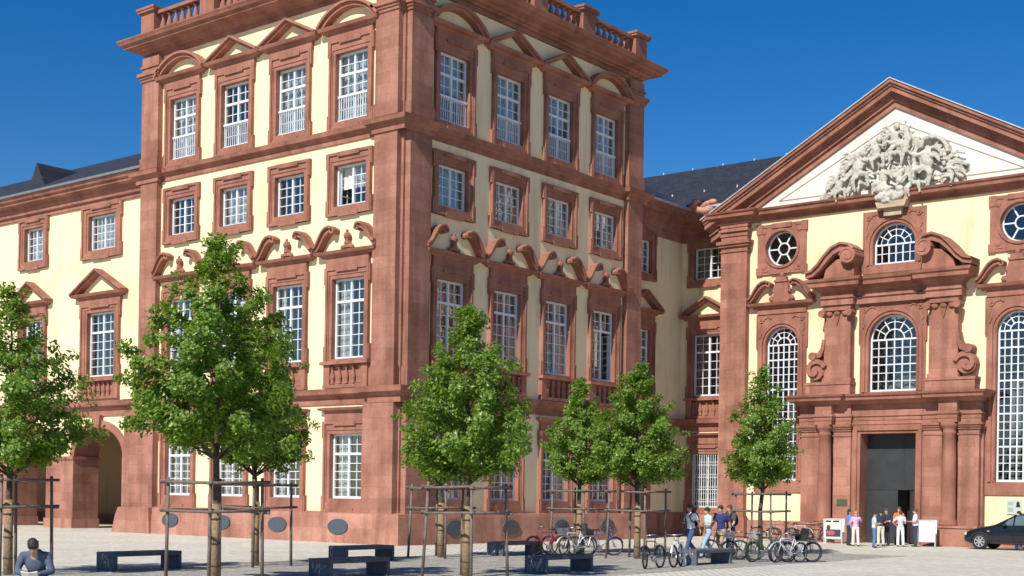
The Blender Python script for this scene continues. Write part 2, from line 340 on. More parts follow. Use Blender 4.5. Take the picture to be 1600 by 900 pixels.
# pale stone apron in front of palace
# ------------------------------------------------------------------ shared window meshes (local: x along wall, y inward, z up; origin at wall plane, z=0 ground)
def frame_rect(hw, z0, z1, cols, rows, transoms=(), yd=.20, skip=0, zskip=99):
    """white sash: outer frame, centre mullion, glazing bars. rows: list of z positions of thin bars; transoms: thick bars"""
    m=MB(); y0,y1=yd-.06,yd+.02; F=.075
    m.box(-hw,-hw+F,y0,y1,z0,z1); m.box(hw-F,hw,y0,y1,z0,z1)
    m.box(-hw+F,hw-F,y0,y1,z0,z0+.09); m.box(-hw+F,hw-F,y0,y1,z1-.075,z1)
    m.box(-.045,.045,y0-.015,y1,z0+.09,z1-.075)
    for z in transoms: m.box(-hw+F,hw-F,y0-.025,y1-.01,z-.045,z+.045)
    for z in rows:
        xa,xb=-hw+F,hw-F
        if z<zskip and skip<0: xa=0
        if z<zskip and skip>0: xb=0
        m.box(xa,xb,y0+.022,y1-.022,z-.0135,z+.0135)
    for i in range(1,cols):
        if i==cols/2: continue
        x=-hw+F+i*(2*(hw-F)/cols); zb=z0+.09
        if skip*x>0: zb=min(zskip,z1-.08)
        m.box(x-.0135,x+.0135,y0+.02,y1-.02,zb,z1-.075)
    return m
def glass_rect(hw,z0,z1,yd=.20):
    m=MB(); m.box(-hw+.05,hw-.05,yd-.006,yd+.006,z0+.05,z1-.05); return m
def ring(m, hw, z0, z1, hwo, zo0, zo1, y, yb):
    m.plate(-hwo,hwo,zo0,zo1,[(0,hw,z0,z1,0)],y,yb)
def surround_rect(hw,z0,z1,hwo,zo0,zo1,ears=True,proud=.12):
    m=MB(); p=proud
    ring(m,hw,z0,z1,hw+.14,z0-.14 if zo0<z0-.14 else zo0,z1+.14,-p*.55,.24)
    # main field
    a=hw+.14; za=max(z0-.14,zo0+.001); zb=z1+.14
    ring(m,a,za,zb,hwo-.10,zo0,zo1-.10,-p*.8,.02)
    m.plate(-hwo,hwo,zo0,zo1,[(0,hwo-.10,zo0+ (.1 if zo0<z0-.2 else 0.0),zo1-.10,0)],-p*1.25,.01)
    if ears:
        for s_ in (-1,1):
            for (c,d) in ((zo1-.62,zo1),(zo0,zo0+.6)):
                x0,x1=sorted((s_*(hwo+.002),s_*(hwo+.075))); m.box(x0,x1,-p*1.15,.01,c,d)
        m.box(-.5*hwo,.5*hwo,-p*1.45,-p*.7,zo1-.17,zo1-.001)
        if zo0<z0-.2: m.box(-.45*hwo,.45*hwo,-p*1.45,-p*.7,zo0-.05,zo0+.13)
    return m
def hood_mb(hw,z,th=.25,proud=.45,y=0):
    m=MB(); prof=[(0,z),(proud*.35,z),(proud*.45,z+th*.3),(proud*.85,z+th*.45),(proud*.95,z+th*.8),(proud,z+th),(0,z+th+.05)]
    m.sweep([(-hw+proud,0),(-hw+proud,0)] if False else [(-hw+.02,.05),(-hw+.02,0),(hw-.02,0),(hw-.02,.05)],prof); return m
def curtain_mb(x0,x1,z0,z1,y):
    m=MB(); n=max(4,int((x1-x0)/.07)); vs=[]; fs=[]
    for i in range(n+1):
        x=x0+(x1-x0)*i/n; yy=y+.025*sin(i*1.9)+.015*sin(i*.7)
        vs+=[(x,yy,z0),(x,yy,z1)]
    for i in range(n): fs.append((2*i,2*i+2,2*i+3,2*i+1))
    m.add(vs,fs); return m
# window kinds: dict with frame, glass, surround meshes
WK={}
def kind(name, hw, z0, z1, hwo, zo0, zo1, cols, rows, tr=(), ears=True):
    WK[name]=dict(hw=hw,z0=z0,z1=z1,
        frame=frame_rect(hw,z0,z1,cols,rows,tr).mesh('window',whitewood),
        pane=glass_rect(hw,z0,z1).mesh('pane',glass),
        sur=surround_rect(hw,z0,z1,hwo,zo0,zo1,ears).mesh('window_surround',stone))
def eq(z0,z1,n): return [z0+(z1-z0)*i/n for i in range(1,n)]
kind('gf',.85,1.65,4.08,1.14,1.14,4.55,4,eq(1.75,3.28,5)+eq(3.38,3.99,2),(3.33,))
kind('main',.85,6.90,9.93,1.14,6.80,10.35,4,eq(7.0,9.02,5)+eq(9.13,9.84,2),(9.07,))
kind('mezz',.85,12.66,14.22,1.14,12.30,14.68,4,eq(12.76,14.13,4))
kind('top',.85,15.86,18.44,1.14,15.52,18.95,4,eq(15.96,16.75,2)+eq(16.85,17.6,2)+eq(17.7,18.35,2),(16.8,17.65))
kind('wide_main',1.05,7.02,9.98,1.5,6.92,10.35,4,eq(7.12,9.02,5)+eq(9.13,9.88,2),(9.07,))
kind('wide_mezz',1.05,12.86,14.46,1.5,12.46,14.90,6,eq(12.96,14.36,4))
kind('wing_main',.82,7.02,9.98,1.2,6.92,10.35,4,eq(7.12,9.02,5)+eq(9.13,9.88,2),(9.07,))
kind('wing_mezz',.82,12.86,14.46,1.2,12.46,14.90,4,eq(12.96,14.36,4))
def open_kind(name, base, skip, zskip, args):
    k=WK[base]; hw=k['hw']; K=dict(k); z1=min(zskip,k['z1']); K['frame']=frame_rect(*args,skip=skip,zskip=zskip).mesh('window',whitewood)
    m=MB(); x0,x1=(0,hw-.05) if skip<0 else (-hw+.05,0); m.box(x0,x1,.194,.206,k['z0']+.05,k['z1']-.05)
    if zskip<k['z1']: x0,x1=(-hw+.05,0) if skip<0 else (0,hw-.05); m.box(x0,x1,.194,.206,zskip,k['z1']-.05)
    K['pane']=m.mesh('pane',glass)
    m=MB(); x=skip*(hw-.09); m.box(x-.02,x+.02,.24,.30,k['z0']+.1,z1-.05); m.box(x-.02,x+.02,.86,.92,k['z0']+.1,z1-.05)
    n=4 if zskip>90 else 6
    for i in range(n+1): z=k['z0']+.13+(z1-.09-k['z0']-.13)*i/n; m.box(x-.018,x+.018,.30,.86,z-.02,z+.02)
    m.box(x-.015,x+.015,.56,.59,k['z0']+.1,z1-.05); K['sash']=m.mesh('open_sash',whitewood); WK[name]=K
open_kind('mezz_open','mezz',-1,99,(.85,12.66,14.22,4,eq(12.76,14.13,4)))
open_kind('main_open','main',1,9.02,(.85,6.90,9.93,4,eq(7.0,9.02,5)+eq(9.13,9.84,2),(9.07,)))
rail=MB()
rail.box(-.82,.82,.06,.10,15.88,15.94); rail.box(-.82,.82,.05,.11,16.78,16.86)
for i in range(13): x=-.76+i*.1267; rail.box(x-.014,x+.014,.07,.09,15.94,16.78)
rail.bar((-.7,16.32),(.7,16.32),.02,.07,.085)
railM=rail.mesh('railing',whitewood)
def baluster_mesh(h, r, name='baluster'):
    m=MB(); m.lathe(0,0,[(r*.75,0),(r*.75,h*.08),(r*.5,h*.12),(r*.95,h*.3),(r,h*.42),(r*.7,h*.6),(r*.4,h*.8),(r*.42,h*.88),(r*.75,h*.92),(r*.75,h)],8)
    return m.mesh(name,stone,True)
balM=baluster_mesh(.66,.115); balR=baluster_mesh(.85,.15)
# sill balcony (front balustrade panel under main windows)
def balcony_mb(hw, z0=5.80, z1=6.80):
    m=MB(); p=.16
    m.box(-hw,-hw+.32,-p,0,z0+.13,z1-.12); m.box(hw-.32,hw,-p,0,z0+.13,z1-.12)
    m.box(-hw-.02,hw+.02,-p-.02,.0,z0,z0+.13); m.box(-hw-.10,hw+.10,-p-.12,.05,z1-.12,z1)
    m.box(-hw+.32,hw-.32,-.025,-.002,z0+.13,z1-.12)
    return m
balcM=balcony_mb(1.16).mesh('balcony',stone); balcW=balcony_mb(1.5,5.98,6.92).mesh('balcony',stone)
def S_scroll(m, sgn, hw, z, h, proud, inner=.62):
    W=hw-inner
    pts=[(hw-.02,z+.10),(hw-.12*W,z+.13*h),(hw-.25*W,z+.30*h),(hw-.40*W,z+.55*h),(hw-.56*W,z+.78*h),(hw-.75*W,z+.93*h),(hw-.95*W,z+.97*h),(hw-1.08*W,z+.88*h)]
    pts=[(sgn*x,zz) for x,zz in pts]
    m.band(pts,[.12,.14,.17,.20,.22,.23,.19,.11],-proud*.75,0)
    up=[(x,zz+.10) for x,zz in pts]; m.band(up,.075,-proud,0)
    # end volute
    e=pts[-1]; m.band([(e[0]+.09*cos(a),e[1]+.02+.09*sin(a)) for a in [i*pi/4 for i in range(9)]],.07,-proud*.85,0)
def urn(m,cx,z,s,p):
    m.ell((cx,-p*.5,z+.60*s),(.19*s,.15*s,.17*s)); m.ell((cx,-p*.5,z+.80*s),(.07*s,.06*s,.09*s))
    m.prism([(cx-.13*s,z+.50*s),(cx+.13*s,z+.50*s),(cx+.09*s,z+.42*s),(cx+.13*s,z+.25*s),(cx-.13*s,z+.25*s),(cx-.09*s,z+.42*s)],-p*.7,0)
    m.prism([(cx-.12*s,z+.27*s),(cx+.12*s,z+.27*s),(cx+.30*s,z+.08*s),(cx-.30*s,z+.08*s)],-p*.6,0)
    for q in (-1,1): m.ell((cx+q*.29*s,-p*.45,z+.10*s),(.11*s,.1*s,.11*s))
def hood_scroll():
    m=hood_mb(1.26,10.74,.20,.38)
    m.box(-1.14,1.14,-.14,0,10.35,10.74)
    for q in (-1,1): S_scroll(m,q,1.64,10.94,.86,.42,.72)
    urn(m,0,10.98,.84,.28); return m
hoodS=hood_scroll().mesh('scroll_pediment',stone)
def tri(m,hw,z,h,proud,th=.2):
    for q in (-1,1):
        m.band([(q*(hw),z),(0,z+h)],th*.55,-proud*.72,0); m.band([(q*(hw+.04),z+th*.42),(0,z+h+th*.46)],th*.42,-proud,0)
def hood_tri(hw,zc,z_s,h,proud=.45):
    m=hood_mb(hw-.33,zc,.22,.40); m.box(-hw+.40,hw-.40,-.14,0,z_s,zc); tri(m,hw-.06,zc+.15,h+.18,proud); return m
def hood_arch(hw,zc,z_s,h,proud=.45):
    m=hood_mb(hw-.33,zc,.22,.40); m.box(-hw+.40,hw-.40,-.14,0,z_s,zc)
    W=hw-.04; h=h+.16; R=(W*W+h*h)/(2*h); c=zc+.12+h-R; a0=math.asin(W/R)
    pts=[(R*sin(-a0+2*a0*i/16),c+R*cos(-a0+2*a0*i/16)) for i in range(17)]
    m.band(pts,.14,-proud*.72,0); m.band([(x*1.05,z+.11) for x,z in pts],.10,-proud,0); return m
hoodT=hood_tri(1.64,19.20,18.95,.60,.42).mesh('triangular_pediment',stone)
hoodA=hood_arch(1.56,19.20,18.95,.62,.42).mesh('arched_pediment',stone)
hoodF=hood_mb(1.08,4.90,.14,.30); hoodF.box(-1.12,1.12,-.10,0,4.55,4.90); hoodF=hoodF.mesh('cornice_hood',stone)
hoodW=hood_tri(1.62,10.62,10.35,.74).mesh('triangular_pediment',stone)
hoodWW=hood_tri(2.0,10.62,10.35,.86).mesh('triangular_pediment',stone)
ventM=MB(); ventM.prism([(.52*cos(i*pi/12),.60+.29*sin(i*pi/12)) for i in range(24)],-.43,-.30); ventM=ventM.mesh('cellar_vent',grille)
def window(B, kd, a, b, rz, curtain=None, sur=True):
    k=WK[kd]
    w_=B.part('window',k['frame'],None,a,b,rz); link('pane',k['pane'],w_)
    if 'sash' in k: link('open_sash',k['sash'],w_)
    r=random.random()
    if curtain is None: curtain = 'side' if r<.42 else ('full' if r<.72 else ('half' if r<.88 else ''))
    hw,z0,z1=k['hw'],k['z0'],k['z1']; cs=[]
    if curtain=='side': cs=[(-hw+.02,-hw+random.uniform(.3,.6),z0,z1),(hw-random.uniform(.3,.6),hw-.02,z0,z1)]
    elif curtain=='full': cs=[(-hw,hw,z0,z1)]
    elif curtain=='half': cs=[(-hw,hw,z0+(z1-z0)*random.uniform(.45,.6),z1)]
    elif curtain=='left': cs=[(-hw,-.1,z0,z1)]
    for c in cs: link('curtain',curtain_mb(*c,.37).mesh('curtain',curtainM),w_)
    if sur: B.part('window_surround',k['sur'],None,a,b,rz)
    return w_
def balcony(B,a,b,rz,me,hw,zb,n=5):
    o=B.part('balcony',me,None,a,b,rz)
    for i in range(n):
        x=-(hw-.42)+ (2*(hw-.42))*i/(n-1); link('baluster',balM,o,(x,-.07,zb))
    return o
# ------------------------------------------------------------------ CORNER PAVILION
PV=Bld('corner_pavilion',-7.7,7.7,'tall four storey corner pavilion of red sandstone and yellow plaster with roof balustrade')
WD=15.45; BAYS=[2.7,6.05,9.4,12.75]
for face in ('A','B'):
    m=MB()
    m.plate(0,WD,0,5.3,[(x,.85,1.65,4.08,0) for x in BAYS],0,.42,sides=False)
    m.plate(0,WD,5.3,11.0,[(x,.85,6.90,9.93,0) for x in BAYS],0,.42,sides=False)
    m.plate(0,WD,11.0,15.3,[(x,.85,12.66,14.22,0) for x in BAYS],0,.42,sides=False)
    m.plate(0,WD,15.3,21.2,[(x,.85,15.86,18.44,0) for x in BAYS],0,.42,sides=False)
    if face=='A': PV.part('wall',m,plaster,-WD,0,0)
    else: PV.part('wall',m,plaster,0,0,R90)
m=MB(); m.add([(-WD,0,0),(-WD,WD,0),(-WD,WD,21.2),(-WD,0,21.2)],[(0,1,2,3)]); m.add([(-WD,WD,0),(0,WD,0),(0,WD,21.2),(-WD,WD,21.2)],[(0,1,2,3)])
PV.part('back_wall',m,plaster)
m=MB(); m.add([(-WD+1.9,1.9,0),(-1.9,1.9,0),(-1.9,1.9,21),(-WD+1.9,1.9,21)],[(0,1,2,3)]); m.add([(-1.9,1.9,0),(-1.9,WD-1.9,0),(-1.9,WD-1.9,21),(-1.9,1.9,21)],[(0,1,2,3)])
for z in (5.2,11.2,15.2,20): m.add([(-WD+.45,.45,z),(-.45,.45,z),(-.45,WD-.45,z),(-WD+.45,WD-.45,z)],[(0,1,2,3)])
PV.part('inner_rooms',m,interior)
# pilasters (faces A and B)
def pilaster_mb(x0,x1,p=.25,y=0,zt=20.2,z0=1.05):
    m=MB()
    m.box(x0,x1,-p,y,z0,5.25); m.box(x0,x1,-p,y,5.78,15.18)
    m.box(x0,x1,-p,y,15.62,19.35)
    m.box(x0,x1,-p,y,19.35,20.44)
    return m
def pil_trim(x0,x1,p=.25):
    m=MB()
    ms=[MB(),MB(),MB(),MB()]
    def tr(k,z0,z1,e): ms[k].box(x0-e,x1+e,-p-e,0,z0,z1)
    tr(0,5.78,6.45,.06); tr(0,6.45,6.52,.03); tr(1,15.62,16.1,.05)
    tr(2,19.40,19.52,.05); tr(2,19.52,19.62,.10); tr(2,19.62,19.76,.17); tr(3,19.98,20.08,.06)
    return list(zip(('pilaster_base','pilaster_base','pilaster_capital','pilaster_moulding'),ms))
PIL=[(.10,1.25),(14.20,15.35)]
for (x0,x1) in PIL:
    PV.part('pilaster',pilaster_mb(x0,x1),stoneB,-WD,0,0); PV.part('pilaster',pilaster_mb(x0,x1),stoneB,0,0,R90)
    for nm,mm in pil_trim(x0,x1):
        me=mm.mesh(nm,stone); PV.part(nm,me,None,-WD,0,0); PV.part(nm,me,None,0,0,R90)
m=MB(); m.box(-WD-.75,-WD+1.3,-.30,.9,1.0,5.2); PV.part('corner_pier',m,stoneB)
m=MB(); m.prism([(-WD-1.25,0),(-WD+1.42,0),(-WD+1.36,1.1),(-WD-.8,1.1),(-WD-1.0,.75)],-.52,.9); PV.part('pier_foot',m,plinthM)
m=MB(); m.box(-1.6,-.05,-.29,.0,1.0,5.2); PV.part('corner_pier',m,stoneB)
for (a0_,a1_,b0_,b1_) in ((-.12,.008,-.008,.12),(-WD-.008,-WD+.12,-.008,.12),(-.12,.008,WD-.12,WD+.008)):
    m=MB(); m.box(a0_,a1_,b0_,b1_,1.0,20.44); PV.part('corner_quoin',m,stoneB)
# plinth with slight flare at its foot
E_=.27
M_=[(-WD-.02,3),(-WD-.02,0),(0,0),(0,WD+.02),(-3,WD+.02)]
m=MB(); m.sweep([(-WD-.0,1.2),(-WD-.0,0),(0,0),(0,WD),(-1,WD)],[(0,-.1),(.42,-.1),(.40,.25),(.33,1.0),(.30,1.12),(0,1.16)]); PV.part('plinth',m,plinthM)
for x in BAYS:
    PV.part('cellar_vent',ventM,None,-WD+x,0,0); PV.part('cellar_vent',ventM,None,0,x,R90)
JOG=[(-WD-.1,1.3),(-WD-.1,-.25),(-WD+1.3,-.25),(-WD+1.3,0),(-1.3,0),(-1.3,-.25),(-.05,-.25),(-.05,-.05),(.05,.05),(.25,.05),(.25,1.3),(0,1.3),(0,WD-1.3),(.25,WD-1.3),(.25,WD+.1),(-1.3,WD+.1)]
JG=[(-WD-.1,1.3),(-WD-.1,-.25),(-WD+1.3,-.25),(-WD+1.3,0),(-1.3,0),(-1.3,-.25),(.25,-.25),(.25,1.3),(0,1.3),(0,WD-1.3),(.25,WD-1.3),(.25,WD+.1),(-1.3,WD+.1)]
m=MB(); m.sweep(JG,[(0,5.18),(.06,5.18),(.06,5.42),(.16,5.46),(.18,5.52),(.30,5.56),(.33,5.68),(.36,5.76),(0,5.80)]); PV.part('string_course',m,stone)
m=MB(); m.sweep(JG,[(0,15.02),(.06,15.02),(.06,15.20),(.14,15.24),(.16,15.30),(.27,15.34),(.30,15.45),(.32,15.50),(0,15.60)]); PV.part('string_course',m,stone)
ring0=[(-WD-.1,WD+.1),(-WD-.1,-.25),(.25,-.25),(.25,WD+.1),(-WD-.1,WD+.1)]
m=MB(); m.sweep(ring0,[(-.3,20.42),(-.16,20.42),(-.16,20.58),(-.04,20.61),(-.02,20.68),(.10,20.71),(.14,20.80),(.48,20.85),(.50,20.95),(.62,20.99),(.66,21.06),(.72,21.14),(.72,21.18),(-.2,21.30)]); PV.part('main_cornice',m,stone)
m=MB(); m.add([(-WD-.1,-.25,21.2),(.25,-.25,21.2),(.25,WD+.1,21.2),(-WD-.1,WD+.1,21.2)],[(0,1,2,3)]); 
m.add([(-WD+1,1,21.25),(-1,1,21.25),(-1,WD-1,21.25),(-WD+1,WD-1,21.25),(-WD/2,WD/2,22.3)],[(0,1,4),(1,2,4),(2,3,4),(3,0,4)]); PV.part('roof',m,zinc)
# roof balustrade
peds=[0,4.37,7.725,11.07,15.45]
def bal_run(tr,face):
    m=MB()
    for i,x in enumerate(peds):
        hw=.45
        xx=min(max(x,hw-.08),WD-hw+.08)
        m.box(xx-hw,xx+hw,-.22,.5,21.2,22.42); m.box(xx-hw-.07,xx+hw+.07,-.29,.57,21.2,21.42); m.box(xx-hw-.12,xx+hw+.12,-.34,.62,22.42,22.52); m.box(xx-hw-.16,xx+hw+.16,-.38,.66,22.52,22.62)
    for i in range(4):
        a,b=peds[i]+.45,peds[i+1]-.45
        if i==0: a+=.37
        if i==3: b-=.37
        m.box(a,b,-.08,.30,21.2,21.42); m.box(a,b,-.1,.32,22.30,22.44)
    o=PV.part('roof_balustrade',m,stone,*tr)
    for i in range(4):
        a,b=peds[i]+.45,peds[i+1]-.45
        if i==0: a+=.37
        if i==3: b-=.37
        n=7 if i in (0,3) else 6
        for j in range(n):
            if face=='B' and i<1: continue
            if face=='A' and i>1: continue
            link('baluster',balR,o,(a+(j+.5)*(b-a)/n,.11,21.43))
bal_run((-WD,0,0),'A'); bal_run((0,0,R90),'B')
curtA={'gf':['side','side','side','side'],'main':['side','','','side'],'mezz':['','full','','full'],'top':['','','half','']}
for i,x in enumerate(BAYS):
    for face,(a,b,rz) in (('A',(-WD+x,0,0)),('B',(0,x,R90))):
        window(PV,'gf',a,b,rz,'side' if face=='A' else None); window(PV,'main_open' if face=='B' and i==3 else 'main',a,b,rz,'' if face=='B' and i==3 else ('left' if face=='B' and i==0 else None))
        window(PV,'mezz_open' if face=='A' and i==3 else 'mezz',a,b,rz,('half' if i==3 else curtA['mezz'][i]) if face=='A' else None); w_=window(PV,'top',a,b,rz,None)
        link('railing',railM,w_)
        PV.part('scroll_pediment',hoodS,None,a,b,rz)
        PV.part('cornice_hood',hoodF,None,a,b,rz)
        PV.part('arched_pediment' if i in (0,3) else 'triangular_pediment', hoodA if i in (0,3) else hoodT,None,a,b,rz)
        balcony(PV,a,b,rz,balcM,1.16,5.95)

# ------------------------------------------------------------------ LEFT WING (arcade)
LW=Bld('arcade_wing',-36,.9,'three storey palace wing at the left with round ground floor arches and low slate roof')
ox,bw_=-60,.9
centers=[(-19.75,'w'),(-25.35,'n'),(-30.9,'n'),(-36.4,'n'),(-41.9,'n'),(-47.4,'n'),(-52.9,'n')]
arch=[]; o2=[]; o3=[]
for cx,k in centers:
    hw=1.9 if k=='w' else 1.47; arch.append((cx,hw,0,3.3,1.38 if k=='w' else 1.35))
    h2=1.05 if k=='w' else .82; o2.append((cx,h2,7.02,9.98,0)); o3.append((cx,h2,12.86,14.46,0))
m=MB(); m.plate(ox,-14,5.2,11,o2,.9,1.32,sides=False); m.plate(ox,-14,11,15.9,o3,.9,1.32,sides=False); LW.part('wall',m,plaster)
m=MB(); m.plate(ox,-14,3.3,5.2,[(c,h+.3,3.3,3.3,r+.27) for c,h,_,_,r in arch],.9,1.0,sides=False); LW.part('spandrel_wall',m,plaster)
# arch rings and piers in sandstone
edges=sorted(arch)+[(-12.2,0,0,0,0)]; xl=ox
for c,h,_,_,r in edges:
    m=MB(); m.plate(xl,c-h if c>-13 else c-h,0,3.3,[],.78,2.15)
    LW.part('arcade_pier',m,stoneB); xl=c+h
for c,h,_,zs,r in arch:
    m=MB()
    pts=[(c-h*cos(pi*i/20)*1.0,zs+r*sin(pi*i/20)) for i in range(21)]
    out=[(c-(h+.34)*cos(pi*i/20),zs+(r+.32)*sin(pi*i/20)) for i in range(21)]
    for i in range(20):
        m.add([(pts[i][0],.8,pts[i][1]),(pts[i+1][0],.8,pts[i+1][1]),(out[i+1][0],.8,out[i+1][1]),(out[i][0],.8,out[i][1])],[(0,1,2,3)])
        m.add([(out[i][0],.8,out[i][1]),(out[i+1][0],.8,out[i+1][1]),(out[i+1][0],.95,out[i+1][1]),(out[i][0],.95,out[i][1])],[(0,1,2,3)])
        m.add([(pts[i][0],.8,pts[i][1]),(pts[i+1][0],.8,pts[i+1][1]),(pts[i+1][0],2.15,pts[i+1][1]),(pts[i][0],2.15,pts[i][1])],[(0,1,2,3)])
    LW.part('arch_ring',m,stone)
    m=MB(); m.prism([(c-.22,zs+r-.05),(c+.22,zs+r-.05),(c+.3,zs+r+.55),(c-.3,zs+r+.55)],.66,.95); LW.part('keystone',m,stone)
x=ox
for c,h,*_ in sorted(arch)+[(-12.4,0)]:
    a,b=x,c-h
    if b>a+.2 and b<-13: 
        m=MB(); m.box(a-.06,b+.06,.72,2.2,3.22,3.36); LW.part('impost_band',m,stone); m=MB(); m.box(a-.05,b+.05,.70,2.2,0,.45); LW.part('pier_base',m,plinthM)
    x=c+h
m=MB(); m.box(x-.06,-15.6,.72,2.2,3.22,3.36); LW.part('impost_band',m,stone)
m=MB(); m.prism([(-17.6,-.1),(-15.3,-.1),(-15.3,1.2),(-16.4,1.5),(-16.4,5.2),(-17.2,5.2),(-17.2,1.3)],-.05,.78); 
m=MB(); m.add([(ox,8.2,0),(-13,8.2,0),(-13,8.2,5.3),(ox,8.2,5.3)],[(0,1,2,3)]); m.add([(ox,.95,5.19),(-13,.95,5.19),(-13,8.2,5.19),(ox,8.2,5.19)],[(0,1,2,3)])
for c,h,*_ in arch[1:]: 
    m.add([(c+2.4,2.15,0),(c+2.4,5.6,0),(c+2.4,5.6,5.2),(c+2.4,2.15,5.2)],[(0,1,2,3)])if False else None
m.add([(-16.6,2.15,0),(-16.6,8.2,0),(-16.6,8.2,5.2),(-16.6,2.15,5.2)],[(0,1,2,3)])
LW.part('arcade_back_wall',m,mat_plaster('shade_darkened_plaster',(.42,.29,.17)))  # wall plaster in a browner, darker tone; the arcade's shade is painted in
m=MB(); m.add([(ox,2.15,4.6),(-13,2.15,4.6),(-13,2.15,5.2),(ox,2.15,5.2)],[(0,1,2,3)]); m.box(ox,-13,8.1,8.19,0,.5); LW.part('arcade_trim',m,stone)
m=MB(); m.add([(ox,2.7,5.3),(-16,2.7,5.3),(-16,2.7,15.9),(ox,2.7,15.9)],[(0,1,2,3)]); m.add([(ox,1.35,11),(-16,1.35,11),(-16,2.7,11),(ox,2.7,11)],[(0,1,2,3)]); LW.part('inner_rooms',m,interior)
pth=[(ox,.9),(-15.5,.9)]
m=MB(); m.sweep(pth,[(0,5.2),(.07,5.2),(.07,5.46),(.16,5.5),(.18,5.6),(.32,5.64),(.36,5.84),(0,5.92)]); LW.part('string_course',m,stone)
m=MB(); m.sweep(pth,[(0,14.92),(.10,14.92),(.10,15.1),(.22,15.13),(.24,15.3),(.32,15.35),(.34,15.5),(.62,15.56),(.64,15.68),(.75,15.72),(.82,15.88),(0,15.93)]); LW.part('main_cornice',m,stone)
m=MB(); m.box(ox,-15.5,.0,.10,15.89,16.0); LW.part('gutter',m,mat_simple('dull_gutter',(.16,.17,.18),.5))
m=MB(); m.add([(ox,.1,15.94),(-15.45,.1,15.94),(-15.45,6.4,19.12),(ox,6.4,19.12)],[(0,1,2,3)]); m.add([(ox,12.6,16),(-15.45,12.6,16),(-15.45,6.4,19.12),(ox,6.4,19.12)],[(3,2,1,0)]); LW.part('roof',m,slate)
m=MB()
for dx in (-26.9,):
    zb=17.0; yb=1.9; 
    m.add([(dx-.75,yb,zb-.2),(dx+.75,yb,zb-.2),(dx,yb,zb+1.05),(dx,yb+3.4,zb+1.05),(dx-.75,yb+3,zb+.6),(dx+.75,yb+3,zb+.6)],[(0,1,2),(0,2,3,4),(1,5,3,2)])
LW.part('dormer',m,slate)
for cx,k in centers[:4]:
    wd=k=='w'
    window(LW,'wide_main' if wd else 'wing_main',cx,.9,0,''); window(LW,'wide_mezz' if wd else 'wing_mezz',cx,.9,0,'full' if cx>-26 else None)
    LW.part('triangular_pediment',hoodWW if wd else hoodW,None,cx,.9,0)
    balcony(LW,cx,.9,0,balcW if wd else balcM,1.5 if wd else 1.16,6.1 if wd else 5.95,7 if wd else 5)

# ------------------------------------------------------------------ LINK WING (re-entrant corner between pavilion and chapel)
KW=Bld('link_wing',-1.9,20,'narrow shaded palace wing recessed in the corner between pavilion and chapel')
la=-1.9; rb=22.3
bl=[19.1]; # link windows along b
m=MB(); 
m.plate(WD-.5,rb,0,5.3,[(18.3,.8,0,3.9,0)],0,.42,sides=False)
m.plate(WD-.5,rb,5.3,11,[(18.55,.85,6.9,9.93,0)],0,.42,sides=False); m.plate(WD-.5,rb,11,16,[(18.55,.85,12.66,14.22,0)],0,.42,sides=False)
KW.part('wall',m,plaster,la,0,R90)
m=MB(); rx=[-.30]
m.plate(la,1.6,0,5.3,[(-.35,.85,1.4,4.05,0)],rb,rb+.42,sides=False); m.plate(la,1.6,5.3,11,[(-.35,.85,6.9,9.93,0)],rb,rb+.42,sides=False); m.plate(la,1.6,11,16,[(-.35,.85,12.66,14.22,0)],rb,rb+.42,sides=False)
KW.part('wall',m,plaster)
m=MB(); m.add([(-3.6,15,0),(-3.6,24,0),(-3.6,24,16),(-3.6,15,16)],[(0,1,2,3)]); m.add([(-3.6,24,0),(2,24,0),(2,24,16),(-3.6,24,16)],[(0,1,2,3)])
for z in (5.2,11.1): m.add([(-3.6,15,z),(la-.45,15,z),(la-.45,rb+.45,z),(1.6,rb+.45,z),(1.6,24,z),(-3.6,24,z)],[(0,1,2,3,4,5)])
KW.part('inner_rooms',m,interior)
for kd,cur in (('main','full'),('mezz','side')): window(KW,kd,la,18.55,R90,cur)
for kd,cur in (('main',''),('mezz','')): window(KW,kd,-.35,rb,0,cur)
kind('gf_low',.85,1.40,4.05,1.14,1.16,4.5,4,eq(1.5,3.96,8))
window(KW,'gf_low',-.35,rb,0,'')
KW.part('cornice_hood',hoodF,None,-.35,rb,0)
gr=MB()
for i in range(13): x=-.76+i*.127; gr.box(x-.012,x+.012,-.03,-.01,1.36,4.0)
for z in (1.7,2.3,2.9,3.5): gr.box(-.8,.8,-.035,-.012,z-.012,z+.012)
KW.part('window_grille',gr,whitewood,-.35,rb,0)
m=MB(); m.plate(-1.15,1.15,0,4.6,[(0,.8,0,3.9,0)],-.15,.05); KW.part('door_surround',m,stone,la,18.3,R90)
m=MB(); m.box(-.8,-.02,.30,.36,0,3.9); m.box(.02,.8,.30,.36,0,3.9)
for x in (-.42,.42):
    for z in (.9,1.9,2.9): m.box(x-.25,x+.25,.27,.30,z-.35,z+.35)
KW.part('side_door',m,mat_simple('blue_grey_door',(.07,.11,.15),.5),la,18.3,R90)
for (a,b,rz) in ((la,18.55,R90),(-.35,rb,0)):
    KW.part('triangular_pediment',hoodT_l:=hood_tri(1.50,10.66,10.35,.66).mesh('triangular_pediment',stone),None,a,b,rz)
    balcony(KW,a,b,rz,balcM,1.16,5.95)
pth=[(la,WD-.5),(la,rb),(1.6,rb)]
m=MB(); m.sweep(pth,[(0,-.1),(.18,-.1),(.14,1.1),(0,1.15)]); KW.part('plinth',m,plinthM)
m=MB(); m.sweep(pth,[(0,5.18),(.06,5.18),(.06,5.42),(.16,5.46),(.18,5.52),(.30,5.56),(.36,5.76),(0,5.80)]); KW.part('string_course',m,stone)
